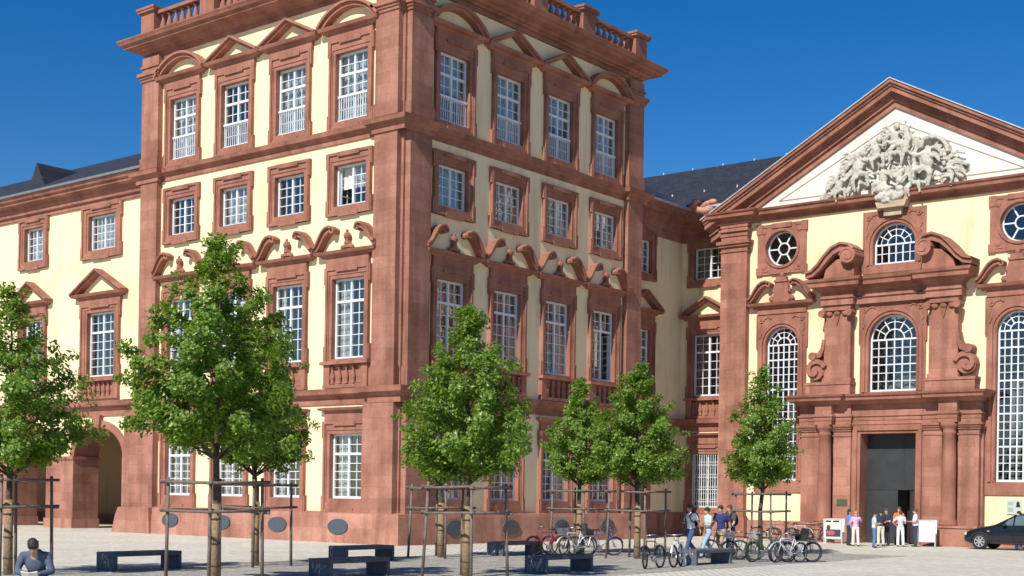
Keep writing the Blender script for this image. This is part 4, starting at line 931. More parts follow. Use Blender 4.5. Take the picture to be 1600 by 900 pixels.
# ------------------------------------------------------------------ TREES
def make_tree(name, pos, zt, zb, R, seed, nleaf, label, wrap=True, skew=0, narrow=0):
    rnd=random.Random(seed)
    root=link(name,None,None,(pos[0],pos[1],0)); tag(root,label,'tree',None)
    H=zt-zb; up=Vector((0,0,1))
    def rad(u):
        pts=[(0,.55),(.07,.85),(.2,1.0),(.38,.95),(.55,.74),(.7,.50),(.82,.29),(.92,.16),(1,.05)]
        for i in range(len(pts)-1):
            if pts[i][0]<=u<=pts[i+1][0]:
                t=(u-pts[i][0])/(pts[i+1][0]-pts[i][0]); return R*(pts[i][1]*(1-t)+pts[i+1][1]*t)
        return R*.05
    tm=MB(); wob=[(rnd.uniform(-.05,.05),rnd.uniform(-.05,.05)) for _ in range(9)]
    tp=[]; n=9
    for i in range(n):
        z=zt*.96*i/(n-1); tp.append((wob[i][0]*i/3,wob[i][1]*i/3,z))
    tm.tube(tp,[.085,.08,.072,.062,.05,.04,.03,.02,.01],9)
    def tx(z):
        f=min(n-1.001,max(0,z/(zt*.96)*(n-1))); i=int(f); t=f-i; return Vector(tp[i])*(1-t)+Vector(tp[i+1])*t
    clumps=[]; nb=int(44+R*8)
    for k in range(nb):
        u=(k+rnd.random())/nb; ue=min(.98,u*.93+.05)
        az=k*2.39996+rnd.uniform(-.4,.4)
        r=rad(ue)*rnd.uniform(.72,1.06); 
        if rnd.random()<.12: r*=1.13
        z1=zb+H*ue; z0=max(zb-.25,z1-.25-r*rnd.uniform(.35,.75)); s=tx(z0)
        e=Vector((cos(az)*r+skew*(1-ue),sin(az)*r,z1)); mid=s.lerp(e,.5)+Vector((0,0,.10*r+rnd.uniform(-.08,.08)))
        tm.tube([s,mid,e],[.022*(1.2-u),.014*(1.2-u),.004],5,cap=False)
        L_=(e-s).length; nc=max(2,int(L_/.20))
        for j in range(nc):
            t=.30+.72*(j+.5)/nc; a=s.lerp(mid,min(1,t*2)) if t<.5 else mid.lerp(e,(t-.5)*2)
            sz=rnd.uniform(.13,.25)*(1.15-.3*u)
            clumps.append((a+Vector((rnd.gauss(0,.09),rnd.gauss(0,.09),rnd.gauss(0,.07))),sz,.5+.5*t))
    # a few thin side twigs sticking out
    for k in range(14):
        u=rnd.uniform(.02,.8); az=rnd.uniform(0,2*pi); r=rad(u)*rnd.uniform(1.0,1.16); p=Vector((cos(az)*r+skew*(1-u),sin(az)*r,zb+H*u+.05)); clumps.append((p,.12,.6))
        q=p*.75; q.z=p.z-.12; tm.tube([q,p],[.006,.003],4,cap=False)
    for i in range(5): clumps.append((Vector((rnd.gauss(0,.05),rnd.gauss(0,.05),zt-.12-.15*i)),.10+.03*i,1))
    wts=[c[1]**2*c[2] for c in clumps]; tot=sum(wts); vs=[]; fs=[]
    for (c,sz,_),wt in zip(clumps,wts):
        kk=max(4,int(1.95*nleaf*wt/tot)); cn=Vector((c.x,c.y,.45*R)).normalized()
        for _i in range(kk):
            d=Vector((rnd.gauss(0,1),rnd.gauss(0,1),rnd.gauss(0,.75))); d=d.normalized()*sz*rnd.random()**.45; p=c+d
            nrm=(cn*1.0+Vector((rnd.gauss(0,.6),rnd.gauss(0,.6),rnd.gauss(.25,.5)))).normalized()
            t=nrm.orthogonal().normalized(); t=Quaternion(nrm,rnd.uniform(0,2*pi))@t; b=nrm.cross(t); l=rnd.uniform(.032,.056); w2=l*.85
            o=len(vs); 
            vs+= [p-t*l, p-t*l*.3+b*w2*.9-nrm*l*.22, p+t*l*1.25, p-t*l*.3-b*w2*.9-nrm*l*.22, p+t*l*.25]
            fs+= [(o,o+1,o+4),(o+1,o+2,o+4),(o+2,o+3,o+4),(o+3,o,o+4)]
    me=bpy.data.meshes.new('crown'); me.from_pydata([tuple(v) for v in vs],[],fs); me.materials.append(leafM); me.update()
    link('trunk',tm.mesh('trunk',bark,True),root); link('crown',me,root)
    if wrap:
        m=MB(); m.tube([(0.01,0,.02),(0.0,.005,.8),(.01,0,1.62)],[.105,.10,.09],10)
        for z in (.35,.8,1.3): m.tube([(0,0,z),(0,0,z+.03)],.112,10,1)
        link('trunk_wrap',m.mesh('trunk_wrap',[barkwrap,bark],True),root)
    return root
TREES=[((-10.78,29.12),6.35,2.35,1.8,1,9500,'young linden tree at the far left edge beside the seated man',True,0),
 ((-5.94,27.34),7.15,2.75,1.92,2,15000,'tallest and fullest young linden tree, in front of the left pavilion face',True,-.15),
 ((-6.38,34.08),6.3,2.5,1.42,3,8000,'young linden tree half hidden behind the tallest linden on its right side',True,0),
 ((-.94,30.5),6.2,2.35,1.5,4,10500,'young linden tree in the middle in front of the pavilion corner, nearer of the pair',True,.05),
 ((-2.0,40.06),5.9,2.4,1.25,5,7000,'young linden tree behind the middle pair at the pavilion corner',True,0),
 ((2.29,43.72),5.75,2.45,1.3,6,7500,'smaller dark young linden tree just left of the broad one beside the parked bicycles',True,0),
 ((3.94,41.22),6.05,2.4,1.6,7,11500,'broad young linden tree above the black bicycle, right of the smaller linden',True,-.12),
 ((8.4,44.93),6.35,2.4,1.32,8,8500,'rightmost young linden tree, in front of the long arched chapel window',False,0)]
for i,(p,zt,zb,R,sd_,nl,lb,wr,sk) in enumerate(TREES): make_tree('linden_tree',p,zt,zb,R,sd_,nl,lb,wr,sk)['group']='young linden trees on the square'
# tree supports
SUPLAB=['wooden stake frame around the tree at the far left edge','wooden stake frame around the tallest linden tree','wooden stake frame around the linden hidden behind the tallest one','wooden stake frame around the nearer middle linden tree','wooden stake frame around the linden behind the middle one','wooden stake frame around the small dark linden','wooden stake frame around the broad linden by the black bicycle','wooden stake frame around the rightmost linden tree']
def support(pos, s, rz, lab, seed):
    rnd=random.Random(seed); root=link('tree_support',None,None,(pos[0],pos[1],0),rz); tag(root,lab,'tree support','wooden stake frames around the young trees')
    cs=[(-s,-s),(s,-s),(s,s),(-s,s)]; tops=[]
    for x,y in cs:
        f=1+rnd.uniform(.0,.14); m=MB(); tpz=2.12+rnd.uniform(-.02,.05); m.tube([(x*f,y*f,0),(x*(f+1)/2,y*(f+1)/2,1.0),(x,y,tpz)],[.037,.035,.032],8); link('post',m.mesh('post',stakeM,True),root)
    for z in (1.47,2.04):
        for i in range(4):
            a,b=Vector(cs[i]+(z,)),Vector(cs[(i+1)%4]+(z,)); d=(b-a).normalized(); nrm=Vector((d.y,-d.x,0))*.075; dz=rnd.uniform(-.025,.025)
            m=MB(); m.tube([a-d*.14+nrm+Vector((0,0,dz+.01*(i%2))),b+d*.14+nrm+Vector((0,0,-dz+.01*(i%2)))],.030,8); link('rail',m.mesh('rail',stakeM,True),root)
for i,t in enumerate(TREES): support(t[0], .62 if i!=1 else .66, PHI+random.uniform(-.06,.06)+.05, SUPLAB[i], i+20)
# ------------------------------------------------------------------ BENCHES
def bench_mesh(L=1.95,W=.66,h=.43,t=.10):
    top=MB(); top.box(0,L,0,W,h-t,h); lg=MB(); lg.box(0,t,0,W,0,h-t-.001)
    return top,lg
def bevelled(mb,name,mat,wd=.012):
    me=mb.mesh(name,mat); bm=bmesh.new(); bm.from_mesh(me); bmesh.ops.remove_doubles(bm,verts=bm.verts,dist=1e-5); bmesh.ops.bevel(bm,geom=bm.edges[:]+bm.verts[:],offset=wd,segments=2,affect='EDGES',profile=.6); bm.to_mesh(me); bm.free(); return me
tb,lg=bench_mesh(); topM=bevelled(tb,'seat',benchM); legM=bevelled(lg,'leg',benchM)
def scuff(seed,n=7):
    rnd=random.Random(seed); m=MB()
    for i in range(n):
        y=rnd.uniform(.1,.56); z=rnd.uniform(.10,.34); a=rnd.uniform(.012,.035); b=rnd.uniform(.03,.10); k=rnd.randint(5,8)
        pts=[(y+a*cos(2*pi*j/k)*rnd.uniform(.6,1.3),z+b*sin(2*pi*j/k)*rnd.uniform(.6,1.3)) for j in range(k)]
        m.add([(-.003-.0004*i,p[0],p[1]) for p in pts],[list(range(k))[::-1]])
    return m
BEN=[((-8.98,30.82),'dark concrete bench nearest the seated man, left of the tallest tree',7),((-4.35,36.3),'dark concrete bench behind another bench, below the left pavilion face',3),((-3.85,29.31),'dark concrete bench at the bottom edge in front of an identical bench',8),
 ((-.15,41.4),'dark concrete bench behind the middle trees, closest to the pavilion corner',2),((.92,32.46),'dark concrete bench with pale scuffs in the centre foreground',14),((5.24,37.54),'dark concrete bench in front of the walking group, beside the silver bicycle',7),((-7.35,20.1),'dark concrete bench at the lower left corner on which a man sits',0)]
for i,((x,y),lb,ns) in enumerate(BEN):
    r=link('bench',None,None,(x,y,0),PHI+R90+random.uniform(-.05,.05)); tag(r,lb,'bench','dark concrete benches on the gravel')
    if i==6: r.location=(-6.85,20.6,0); r.rotation_euler=(0,0,radians(62))
    link('seat',topM,r); link('leg',legM,r); link('leg',legM,r,(1.85,0,0))
    if ns: link('scuff_mark',scuff(i+3,ns).mesh('scuff_mark',chalk),r)
# ------------------------------------------------------------------ BICYCLES
rubber=mat_simple('tyre_rubber',(.02,.02,.022),.8,.2,20); chrome=mat_simple('brushed_steel',(.55,.56,.58),.3,.1,10,metal=.9)
def paint(n,c,r=.35): return mat_simple(n,c,r,.06,6,coat=.4)
blackP=paint('black_paint',(.02,.02,.025)); silverP=paint('silver_paint',(.55,.57,.6)); whiteP=paint('white_paint',(.75,.76,.78)); redP=paint('red_paint',(.35,.03,.03)); blueP=paint('blue_paint',(.06,.12,.35)); greenP=paint('dark_green_paint',(.03,.09,.05)); maroonP=paint('maroon_paint',(.14,.03,.035))
def torus(m,R,r,n=28,k=7,mi=0,y=0):
    m.tube([(R*cos(2*pi*i/n),y,R*sin(2*pi*i/n)) for i in range(n)]+[(R,y,0),(R*cos(2*pi/n),y,R*sin(2*pi/n))],r,k,mi,cap=False)
m=MB(); torus(m,.322,.030); tyM=m.mesh('tyre',rubber,True)
m=MB(); torus(m,.302,.011); rimM=m.mesh('rim',mat_simple('dull_steel',(.25,.25,.26),.4,.1,10,metal=.7),True)
m=MB()
for i in range(20):
    a=2*pi*i/20; m.tube([(.02*cos(a+.5),.025*(-1)**i,.02*sin(a+.5)),(.3*cos(a),0,.3*sin(a))],.0022,3,cap=False)
m.tube([(0,-.05,0),(0,.05,0)],.022,8); spkM=m.mesh('spokes',MATS['dull_steel'])
def wheelset(): pass
H_=.346
f=MB(); A_=(-.50,0,H_); S_=(-.20,0,.82); Bb=(-.05,0,.30); Hd=(.38,0,.84); Hb=(.42,0,.66)
f.tube([Bb,S_],.017,8); f.tube([S_,(-.215,0,.92)],.013,8); f.tube([S_,Hd],.017,8); f.tube([Bb,Hb],.019,8); f.tube([Hd,Hb],.02,8)
for q in(-1,1):
    f.tube([A_[:1]+(q*.06,)+A_[2:],(Bb[0],q*.03,Bb[2])],.010,6); f.tube([A_[:1]+(q*.06,)+A_[2:],(S_[0],q*.02,S_[2])],.009,6)
frM=f.mesh('frame',blackP,True)
f=MB()
for q in(-1,1): f.tube([(.42,q*.035,.64),(.47,q*.055,.5),(.54,q*.055,H_)],.011,6)
f.tube([(.42,-.04,.65),(.42,.04,.65)],.014,6); fkM=f.mesh('fork',blackP,True)
f=MB(); f.tube([(.38,0,.84),(.36,0,.98),(.40,0,1.0)],.013,8); f.tube([(.22,-.29,1.02),(.32,-.24,1.03),(.40,-.08,1.01),(.40,.08,1.01),(.32,.24,1.03),(.22,.29,1.02)],.012,8); f.tube([(.20,-.29,1.02),(.30,-.25,1.03)],.018,8,1); f.tube([(.20,.29,1.02),(.30,.25,1.03)],.018,8,1); hbM=f.mesh('handlebar',[chrome,rubber],True)
f=MB(); f.ell((-.26,0,.945),(.13,.075,.03)); f.ell((-.14,0,.945),(.11,.03,.022)); sdM=f.mesh('saddle',rubber,True)
f=MB(); f.tube([(-.05,-.05,.30),(-.05,.05,.30)],.09,14); f.tube([(-.05,.07,.30),(.08,.07,.19)],.011,6); f.tube([(-.05,-.07,.30),(-.18,-.07,.41)],.011,6); f.box(.03,.13,.075,.16,.175,.20); f.box(-.23,-.13,-.16,-.075,.40,.425); f.tube([(-.5,.05,.37),(-.05,.05,.385)],.008,4); f.tube([(-.5,.05,.31),(-.05,.05,.22)],.008,4); pdM=f.mesh('crankset',chrome)
def fender(c):
    m=MB(); pts=[(c+.365*cos(a),.365*sin(a)+H_) for a in [radians(20+i*14) for i in range(11)]]
    m.band(pts,.012,-.03,.03); return m.mesh('mudguard',blackP)
fnR,fnF=fender(-.5),fender(.54)
f=MB(); f.box(-.72,-.36,-.07,.07,.735,.75); 
for q in (-1,1): f.tube([(-.5,q*.07,.36),(-.62,q*.07,.74)],.007,5); f.tube([(-.5,q*.07,.36),(-.42,q*.07,.74)],.007,5)
rkM=f.mesh('luggage_rack',chrome)
f=MB()
for i in range(9): 
    z=.80+.025*i; e=.01*i*.8; f.band([(.45-e*.4,-.0),(.45,0)],.001,0,0) if False else f.box(.46-e*.5,.72+e,-.15-e,-.145-e,z,z+.008); f.box(.46-e*.5,.72+e,.145+e,.15+e,z,z+.008); f.box(.46-e*.5,.465-e*.5,-.15,.15,z,z+.008); f.box(.715+e,.72+e,-.15,.15,z,z+.008)
f.box(.46,.72,-.15,.15,.79,.80); bkM=f.mesh('basket',chrome)
f=MB(); f.box(-.66,-.36,-.16,.16,.76,.80); f.prism([(-.68,.78),(-.58,.78),(-.66,1.18),(-.74,1.18)],-.16,.16); f.box(-.66,-.38,-.17,-.145,.8,.98); f.box(-.66,-.38,.145,.17,.8,.98); csM=f.mesh('child_seat',blackP)
bikes=[]
def bike(pos,ang,lab,pm,opts='fr',lean=.06,steer=.0):
    r=link('bicycle',None,None,(pos[0],pos[1],0)); r.rotation_euler=(lean,0,ang); r.scale=(.87,.87,.87); tag(r,lab,'bicycle','bicycles parked on the square')
    for x,st in ((-.5,0),(.54,steer)):
        w_=link('wheel',tyM,r,(x,0,H_),st); link('rim',rimM,w_); link('spokes',spkM,w_)
    parts=[('frame',frM,1),('fork',fkM,1),('handlebar',hbM,0),('saddle',sdM,0),('crankset',pdM,0)]
    if 'f' in opts: parts+=[('mudguard',fnR,1),('mudguard',fnF,1)]
    if 'r' in opts: parts+=[('luggage_rack',rkM,0)]
    if 'b' in opts: parts+=[('basket',bkM,0)]
    if 'c' in opts: parts+=[('child_seat',csM,0)]
    for n_,me,pt in parts:
        o=link(n_,me,r)
        if pt: o.material_slots[0].link='OBJECT'; o.material_slots[0].material=pm
    return r
d2=radians
bike((1.25,42.6),d2(200),'bicycle with red frame and black child seat behind the centre benches',redP,'frc',.07,.2)
bike((1.75,42.9),d2(150),'dark maroon bicycle leaning between the red and the white one',maroonP,'fr',-.08)
bike((2.15,42.35),d2(215),'white bicycle with pale mudguards behind the scuffed bench',whiteP,'frb',.05,.3)
bike((2.95,42.9),d2(20),'white and blue bicycle with tall child seat by the small dark linden',blueP,'frc',.06)
bike((3.85,35.75),d2(238),'black bicycle standing alone at the trunk of the broad linden',blackP,'fr',.05,.25)
bike((4.62,36.75),d2(251),'silver bicycle at the left end of the bench before the walking group',silverP,'fr',.04,-.2)
bike((6.75,41.9),d2(165),'black bicycle just right of the walking group, leftmost of the right cluster',blackP,'fr',.07,.3)
bike((7.15,41.2),d2(200),'black bicycle with basket left of the rightmost stake frame',blackP,'fb',-.06)
bike((7.6,40.3),d2(35),'green bicycle nearest the rightmost linden trunk',greenP,'fr',.06,.2)
bike((7.95,41.0),d2(160),'dark green bicycle in the middle of the right cluster',greenP,'frb',.05)
bike((8.35,40.2),d2(210),'silver bicycle with child seat in the right cluster',silverP,'frc',-.06,.2)
bike((8.75,40.5),d2(25),'black bicycle at the right end of the front cluster',blackP,'fr',.06,-.3)
bike((8.9,41.3),d2(140),'dark blue bicycle behind the right end of the front cluster',blueP,'fr',.07)
bike((11.6,60.9),d2(330),'maroon bicycle against the chapel plinth, leftmost of the rear row',maroonP,'fr',.08)
bike((12.35,60.75),d2(150),'black bicycle against the chapel plinth below the long window',blackP,'frb',-.06)
bike((13.05,60.5),d2(310),'silver bicycle against the chapel plinth, second from the portal',silverP,'fr',.08)
bike((13.75,60.2),d2(145),'brown bicycle against the chapel wall closest to the portal',maroonP,'fr',-.07)
# ------------------------------------------------------------------ PEOPLE
skin=mat_simple('skin',(.52,.30,.21),.6,.06,6); 
CL={}
def cloth(c):
    k=tuple(round(x,3) for x in c)
    if k not in CL: CL[k]=mat_simple('cloth_%d'%len(CL),c,.9,.10,9,bump=.25,bscale=22)
    return CL[k]
hairD=mat_simple('dark_hair',(.025,.016,.012),.6,.3,30); hairB=mat_simple('brown_hair',(.10,.055,.03),.6,.3,30); hairY=mat_simple('blonde_hair',(.36,.25,.12),.6,.3,30); leather=mat_simple('dark_shoe',(.03,.025,.022),.5)
PEND=[]
def rem(o,vox,sm=3):
    r=o.modifiers.new('r','REMESH'); r.mode='VOXEL'; r.voxel_size=vox; r.use_smooth_shade=True
    s=o.modifiers.new('s','SMOOTH'); s.iterations=sm; s.factor=.5; PEND.append(o)
def limb(m,pts,rs,n=10):
    for i in range(len(pts)-1):
        a,b=Vector(pts[i]),Vector(pts[i+1]); m.tube([a,a.lerp(b,.35),a.lerp(b,.7),b],[rs[i],rs[i]*.70+rs[i+1]*.38,rs[i]*.3+rs[i+1]*.72,rs[i+1]],n)
    for p,r in zip(pts,rs): m.ell(p,(r,r,r),10,6)
def person(pos,face,h,lab,group,top,bot,hair,hl='short',pose='stand',arms=('down','down'),sleeve='short',shoes=None,extra=None,slim=1.0,vox=.019):
    root=link('person',None,None,(pos[0],pos[1],pos[2] if len(pos)>2 else 0),face-pi/2); tag(root,lab,'person',group); s=h/1.75*(.94 if group=='people standing before the chapel door' else 1); root.scale=(s,s,s)
    V=Vector; J={}
    lean=.0
    if pose=='stand':
        J=dict(hip=.94); J['hips']=[V((-.095,0,.93)),V((.095,0,.93))]; J['kn']=[V((-.11,.02,.50)),V((.12,.03,.50))]; J['an']=[V((-.12,-.02,.09)),V((.14,-.02,.09))]; J['pel']=V((0,0,.98)); J['wa']=V((0,.01,1.13)); J['ch']=V((0,.0,1.32)); J['sh']=[V((-.185,0,1.42)),V((.185,0,1.42))]; J['nk']=V((0,.0,1.48)); J['hd']=V((0,.02,1.635))
        if lab.find('weight')>=0: pass
    elif pose=='walk':
        J['hips']=[V((-.095,0,.92)),V((.095,0,.92))]; J['kn']=[V((-.10,.20,.53)),V((.10,.0,.50))]; J['an']=[V((-.10,.30,.10)),V((.10,-.33,.15))]; J['pel']=V((0,0,.96)); J['wa']=V((0,.02,1.12)); J['ch']=V((0,.04,1.31)); J['sh']=[V((-.185,.03,1.41)),V((.185,.05,1.41))]; J['nk']=V((0,.05,1.47)); J['hd']=V((0,.08,1.62))
    elif pose=='sit':
        J['hips']=[V((-.10,0,.52)),V((.10,0,.52))]; J['kn']=[V((-.20,.44,.56)),V((.21,.46,.55))]; J['an']=[V((-.19,.50,.09)),V((.19,.40,.09))]; J['pel']=V((0,-.02,.55)); J['wa']=V((0,.05,.70)); J['ch']=V((0,.17,.86)); J['sh']=[V((-.19,.21,.95)),V((.19,.21,.95))]; J['nk']=V((0,.26,1.01)); J['hd']=V((0,.36,1.10))
    sh=J['sh']; el=[None,None]; wr=[None,None]; hdv=[None,None]
    for i,q in enumerate((-1,1)):
        a=arms[i]; S=sh[i]
        if a=='down': el[i]=S+V((q*.06,-.03,-.27)); wr[i]=S+V((q*.07,.04,-.52))
        elif a=='fwd': el[i]=S+V((q*.05,.03,-.27)); wr[i]=S+V((-q*.06,.25,-.25))
        elif a=='cross': el[i]=S+V((q*.05,.08,-.26)); wr[i]=V((-q*.05,.22,S.z-.22))
        elif a=='hip': el[i]=S+V((q*.18,-.08,-.22)); wr[i]=V((q*.19,.04,1.02))
        elif a=='up': el[i]=S+V((q*.12,.12,-.20)); wr[i]=S+V((q*.0,.25,.02))
        elif a=='swingf': el[i]=S+V((q*.05,.08,-.26)); wr[i]=S+V((q*.04,.27,-.42))
        elif a=='swingb': el[i]=S+V((q*.06,-.13,-.24)); wr[i]=S+V((q*.07,-.18,-.48))
        elif a=='book': el[i]=V((q*.27,.25,.70)); wr[i]=V((q*.09,.46,.66))
        hdv[i]=(wr[i]-el[i]).normalized()
    hd=J['hd']; w_=slim
    b=MB(); down=Matrix.Rotation(-.85 if pose=='sit' else 0,3,'X')
    b.ell(hd,(.075,.093,.115),14,10,rot=down); b.ell(hd+down@V((0,.02,-.06)),(.055,.07,.06),12,8,rot=down); b.ell(hd+down@V((0,.098,-.015)),(.013,.022,.024),8,6); b.ell(hd+down@V((0,.085,-.062)),(.025,.014,.010),8,6)
    for q in(-1,1): b.ell(hd+down@V((q*.076,0,-.01)),(.012,.02,.03),8,6)
    limb(b,[J['nk']-V((0,0,.04)),hd-V((0,.0,.06))],[.057,.052]); b.ell(J['ch'],(.155*w_,.10,.19),12,8); b.ell(J['wa'],(.125*w_,.09,.14),12,8); b.ell(J['pel'],(.15*w_,.11,.12),12,8)
    limb(b,[J['pel'],J['wa'],J['ch'],J['nk']-V((0,0,.03))],[.10*w_,.10*w_,.11*w_,.06]); limb(b,[sh[0],J['ch']+V((0,0,.07)),sh[1]],[.05,.07,.05])
    for i,q in enumerate((-1,1)):
        limb(b,[sh[i],el[i],wr[i]],[.052*w_,.040,.028]); limb(b,[J['hips'][i],J['kn'][i],J['an'][i]],[.080*w_,.055,.038])
        d=hdv[i]; side=d.cross(V((0,0,1))); side=side.normalized() if side.length>.1 else V((0,1,0)); pn=side.cross(d)
        pc=wr[i]+d*.05; b.ell(pc,(.034,.024,.045),8,6,rot=d.to_track_quat('Z','Y').to_matrix())
        for k,(o_,ln) in enumerate(((-.028,.062),(-.010,.075),(.010,.07),(.027,.055))):
            p0=wr[i]+d*.085+side*o_; p1=p0+d*ln*.55-pn*.008; p2=p1+d*ln*.35-pn*.028; b.tube([p0-d*.03,p0,p1,p2],[.011,.0105,.0095,.008],6)
        t0=wr[i]+d*.03+side*q*-.03; b.tube([t0,t0+d*.04-side*q*.025,t0+d*.07-side*q*.018-pn*.015],[.013,.011,.009],6)
        b.ell(J['an'][i]+V((0,.06,-.045)),(.040,.10,.035),10,6)
    o=link('body',b.mesh('body',skin,True),root); rem(o,vox,1)
    # shirt
    t=MB(); k=1.13; t.ell(J['ch'],(.18*w_,.125,.21),12,8); t.ell(J['wa'],(.15*w_,.115,.17),12,8); t.ell(J['pel']+V((0,0,.03)),(.172*w_,.128,.10),12,8); limb(t,[J['pel']+V((0,0,.02)),J['wa'],J['ch']],[.125*w_,.12*w_,.13*w_]); limb(t,[sh[0],J['ch']+V((0,0,.08)),sh[1]],[.066,.085,.066]); limb(t,[J['ch']+V((0,0,.07)),J['nk']-V((0,0,.01))],[.085,.066])
    for i in range(2):
        if sleeve=='short': limb(t,[sh[i],sh[i].lerp(el[i],.62)],[.068,.062])
        elif sleeve=='none': pass
        else: limb(t,[sh[i],el[i],el[i].lerp(wr[i],.92)],[.066,.054,.042])
    if pose=='sit': t.ell(J['nk']+V((0,.0,-.01)),(.085,.08,.05),12,6)
    o=link('shirt',t.mesh('shirt',cloth(top),True),root); rem(o,vox)
    t=MB(); t.ell(J['pel']-V((0,0,.03)),(.165*w_,.122,.12),12,8)
    for i in range(2):
        t.ell(J['hips'][i]-V((0,0,.03)),(.093*w_,.10,.11),12,8); limb(t,[J['hips'][i],J['kn'][i],J['an'][i]+V((0,0,.02))],[.094*w_,.071,.066])
    o=link('trousers',t.mesh('trousers',cloth(bot),True),root); rem(o,vox)
    for i in range(2):
        t=MB(); a=J['an'][i]; t.ell(a+V((0,.06,-.048)),(.046,.125,.04),12,8); t.ell(a+V((0,-.01,-.02)),(.045,.05,.06),10,6)
        link('shoe',t.mesh('shoe',shoes or leather,True),root)
    t=MB(); t.ell(hd+down@V((0,-.014,.034)),(.089,.102,.104),14,10,rot=down)
    for i_ in range(26):
        a_=i_*2.4; t.ell(hd+down@V((.075*cos(a_)*(i_%5+2)/6,-.02+.08*sin(a_)*(i_%5+2)/6,.075+.05*(1-(i_%5)/5))),(.022,.026,.016),6,4,rot=down)
    if hl=='long': t.ell(hd+V((0,-.06,-.10)),(.085,.055,.15),12,8); t.ell(hd+V((0,-.05,-.2)),(.07,.045,.08),10,6)
    if hl=='bun': t.ell(hd+V((0,-.11,.03)),(.045,.045,.045),10,6)
    o=link('hair',t.mesh('hair',{'dark':hairD,'brown':hairB,'blonde':hairY}[hair],True),root)
    t=MB()
    for q in(-1,1): t.ell(hd+down@V((q*.031,.082,.012)),(.011,.008,.007),8,6)
    link('eyes',t.mesh('eyes',blackM,True),root)
    if extra: extra(root,J,wr)
    return root
def fcam(x,y): return atan2(-y,-x)
def backpack(root,J,wr):
    c=J['ch']; m=MB(); m.ell(c+Vector((0,-.20,-.06)),(.15,.10,.22),12,8); m.ell(c+Vector((0,-.27,-.13)),(.11,.06,.12),10,6)
    for q in(-1,1): m.tube([c+Vector((q*.11,-.13,.10)),c+Vector((q*.12,.0,.21)),c+Vector((q*.12,.135,.05)),c+Vector((q*.14,.06,-.12)),c+Vector((q*.13,-.12,-.16))],.02,6)
    tag(link('backpack',m.mesh('backpack',blackM,True),root.parent,root.location,0),None)
    o=C.objects[-1] if False else None
def add_backpack(p,lab):
    m=MB(); c=Vector((0,.04,1.31)); m.ell(c+Vector((0,-.22,-.06)),(.15,.10,.22),12,8); m.ell(c+Vector((0,-.29,-.13)),(.11,.06,.12),10,6)
    for q in(-1,1): m.tube([c+Vector((q*.11,-.14,.10)),c+Vector((q*.12,.0,.225)),c+Vector((q*.12,.15,.05)),c+Vector((q*.15,.06,-.12)),c+Vector((q*.13,-.13,-.16))],.02,6)
    o=link('backpack',m.mesh('backpack',cloth((.015,.015,.018)),True),None,p.location,p.rotation_euler.z); o.scale=p.scale; tag(o,lab,'backpack')
GW='people standing before the chapel door'; GK='people walking past the bench'
FA=atan2(-.779,-.627)   # towards the camera, out of the chapel wall
def scarf(c):
    def f(root,J,wr):
        m=MB(); m.ell(J['nk']+Vector((0,0,-.02)),(.085,.085,.05),12,6); link('scarf',m.mesh('scarf',cloth(c),True),root)
    return f
person((14.2,55.2),pi/2-.1,1.52,'woman with blonde hair in a lilac top and white trousers left of the door group',GW,(.56,.38,.60),(.72,.70,.62),'blonde','long',arms=('fwd','up'),slim=.9)
person((14.15,56.1),pi*.0,1.60,'woman with long dark hair in a blue top behind the one in lilac',GW,(.12,.22,.62),(.03,.03,.05),'dark','long',arms=('fwd','down'),slim=.9)
person((14.62,53.95),radians(-10),1.52,'person in pale blue top and blue jeans, foremost of the door group',GW,(.52,.62,.62),(.10,.17,.30),'dark','short',arms=('cross','fwd'))
person((15.45,56.0),radians(100),1.58,'person in beige trousers and dark top standing left of the man in orange',GW,(.03,.035,.06),(.62,.57,.45),'dark','short',arms=('down','fwd'))
person((15.85,56.6),radians(215),1.64,'man in navy shirt with brown hair turned towards the orange shirt',GW,(.025,.03,.06),(.03,.03,.04),'brown','short',arms=('fwd','down'))
person((16.75,57.9),FA,1.72,'man in bright orange shirt facing the square from the doorway',GW,(.85,.16,.04),(.02,.025,.04),'brown','short',arms=('cross','cross'))
person((16.15,55.6),radians(75),1.56,'woman in white trousers with yellow green scarf seen from behind',GW,(.55,.54,.62),(.78,.77,.78),'brown','bun',arms=('hip','fwd'),slim=.9,extra=scarf((.55,.65,.08)))
person((16.85,55.9),radians(170),1.66,'man in white shirt and dark jeans right of the door group',GW,(.76,.78,.86),(.035,.05,.075),'brown','short',arms=('fwd','fwd'))
person((20.15,53.3),radians(200),1.55,'person in dark red top cut by the right edge in front of the car',None,(.25,.05,.08),(.12,.18,.35),'dark','long',arms=('down','fwd'))
p1=person((5.72,42.2),radians(212),1.68,'man in white t-shirt and jeans with sunglasses leading the walking group',GK,(.76,.79,.86),(.05,.09,.19),'brown','short',pose='walk',arms=('swingb','fwd')); add_backpack(p1,'black backpack on the back of the man in white t-shirt')
m=MB(); m.box(-.075,.075,.105,.125,1.622,1.655); link('sunglasses',m.mesh('sunglasses',blackM),p1)
p2=person((6.25,42.1),radians(195),1.60,'woman in pale blue top and light jeans stepping behind the man in white',GK,(.48,.66,.74),(.30,.42,.58),'dark','short',pose='walk',arms=('fwd','swingb'),slim=.9)
p3=person((6.72,42.6),radians(235),1.66,'man in navy shirt and beige trousers in the middle of the walking group',GK,(.03,.04,.14),(.40,.30,.20),'dark','short',pose='walk',arms=('swingb','swingf'))
p4=person((7.08,43.0),radians(220),1.68,'man in dark grey t-shirt with backpack at the rear of the walking group',GK,(.07,.065,.075),(.08,.12,.22),'brown','short',pose='walk',arms=('swingf','swingb')); add_backpack(p4,'black backpack on the back of the man in dark grey')
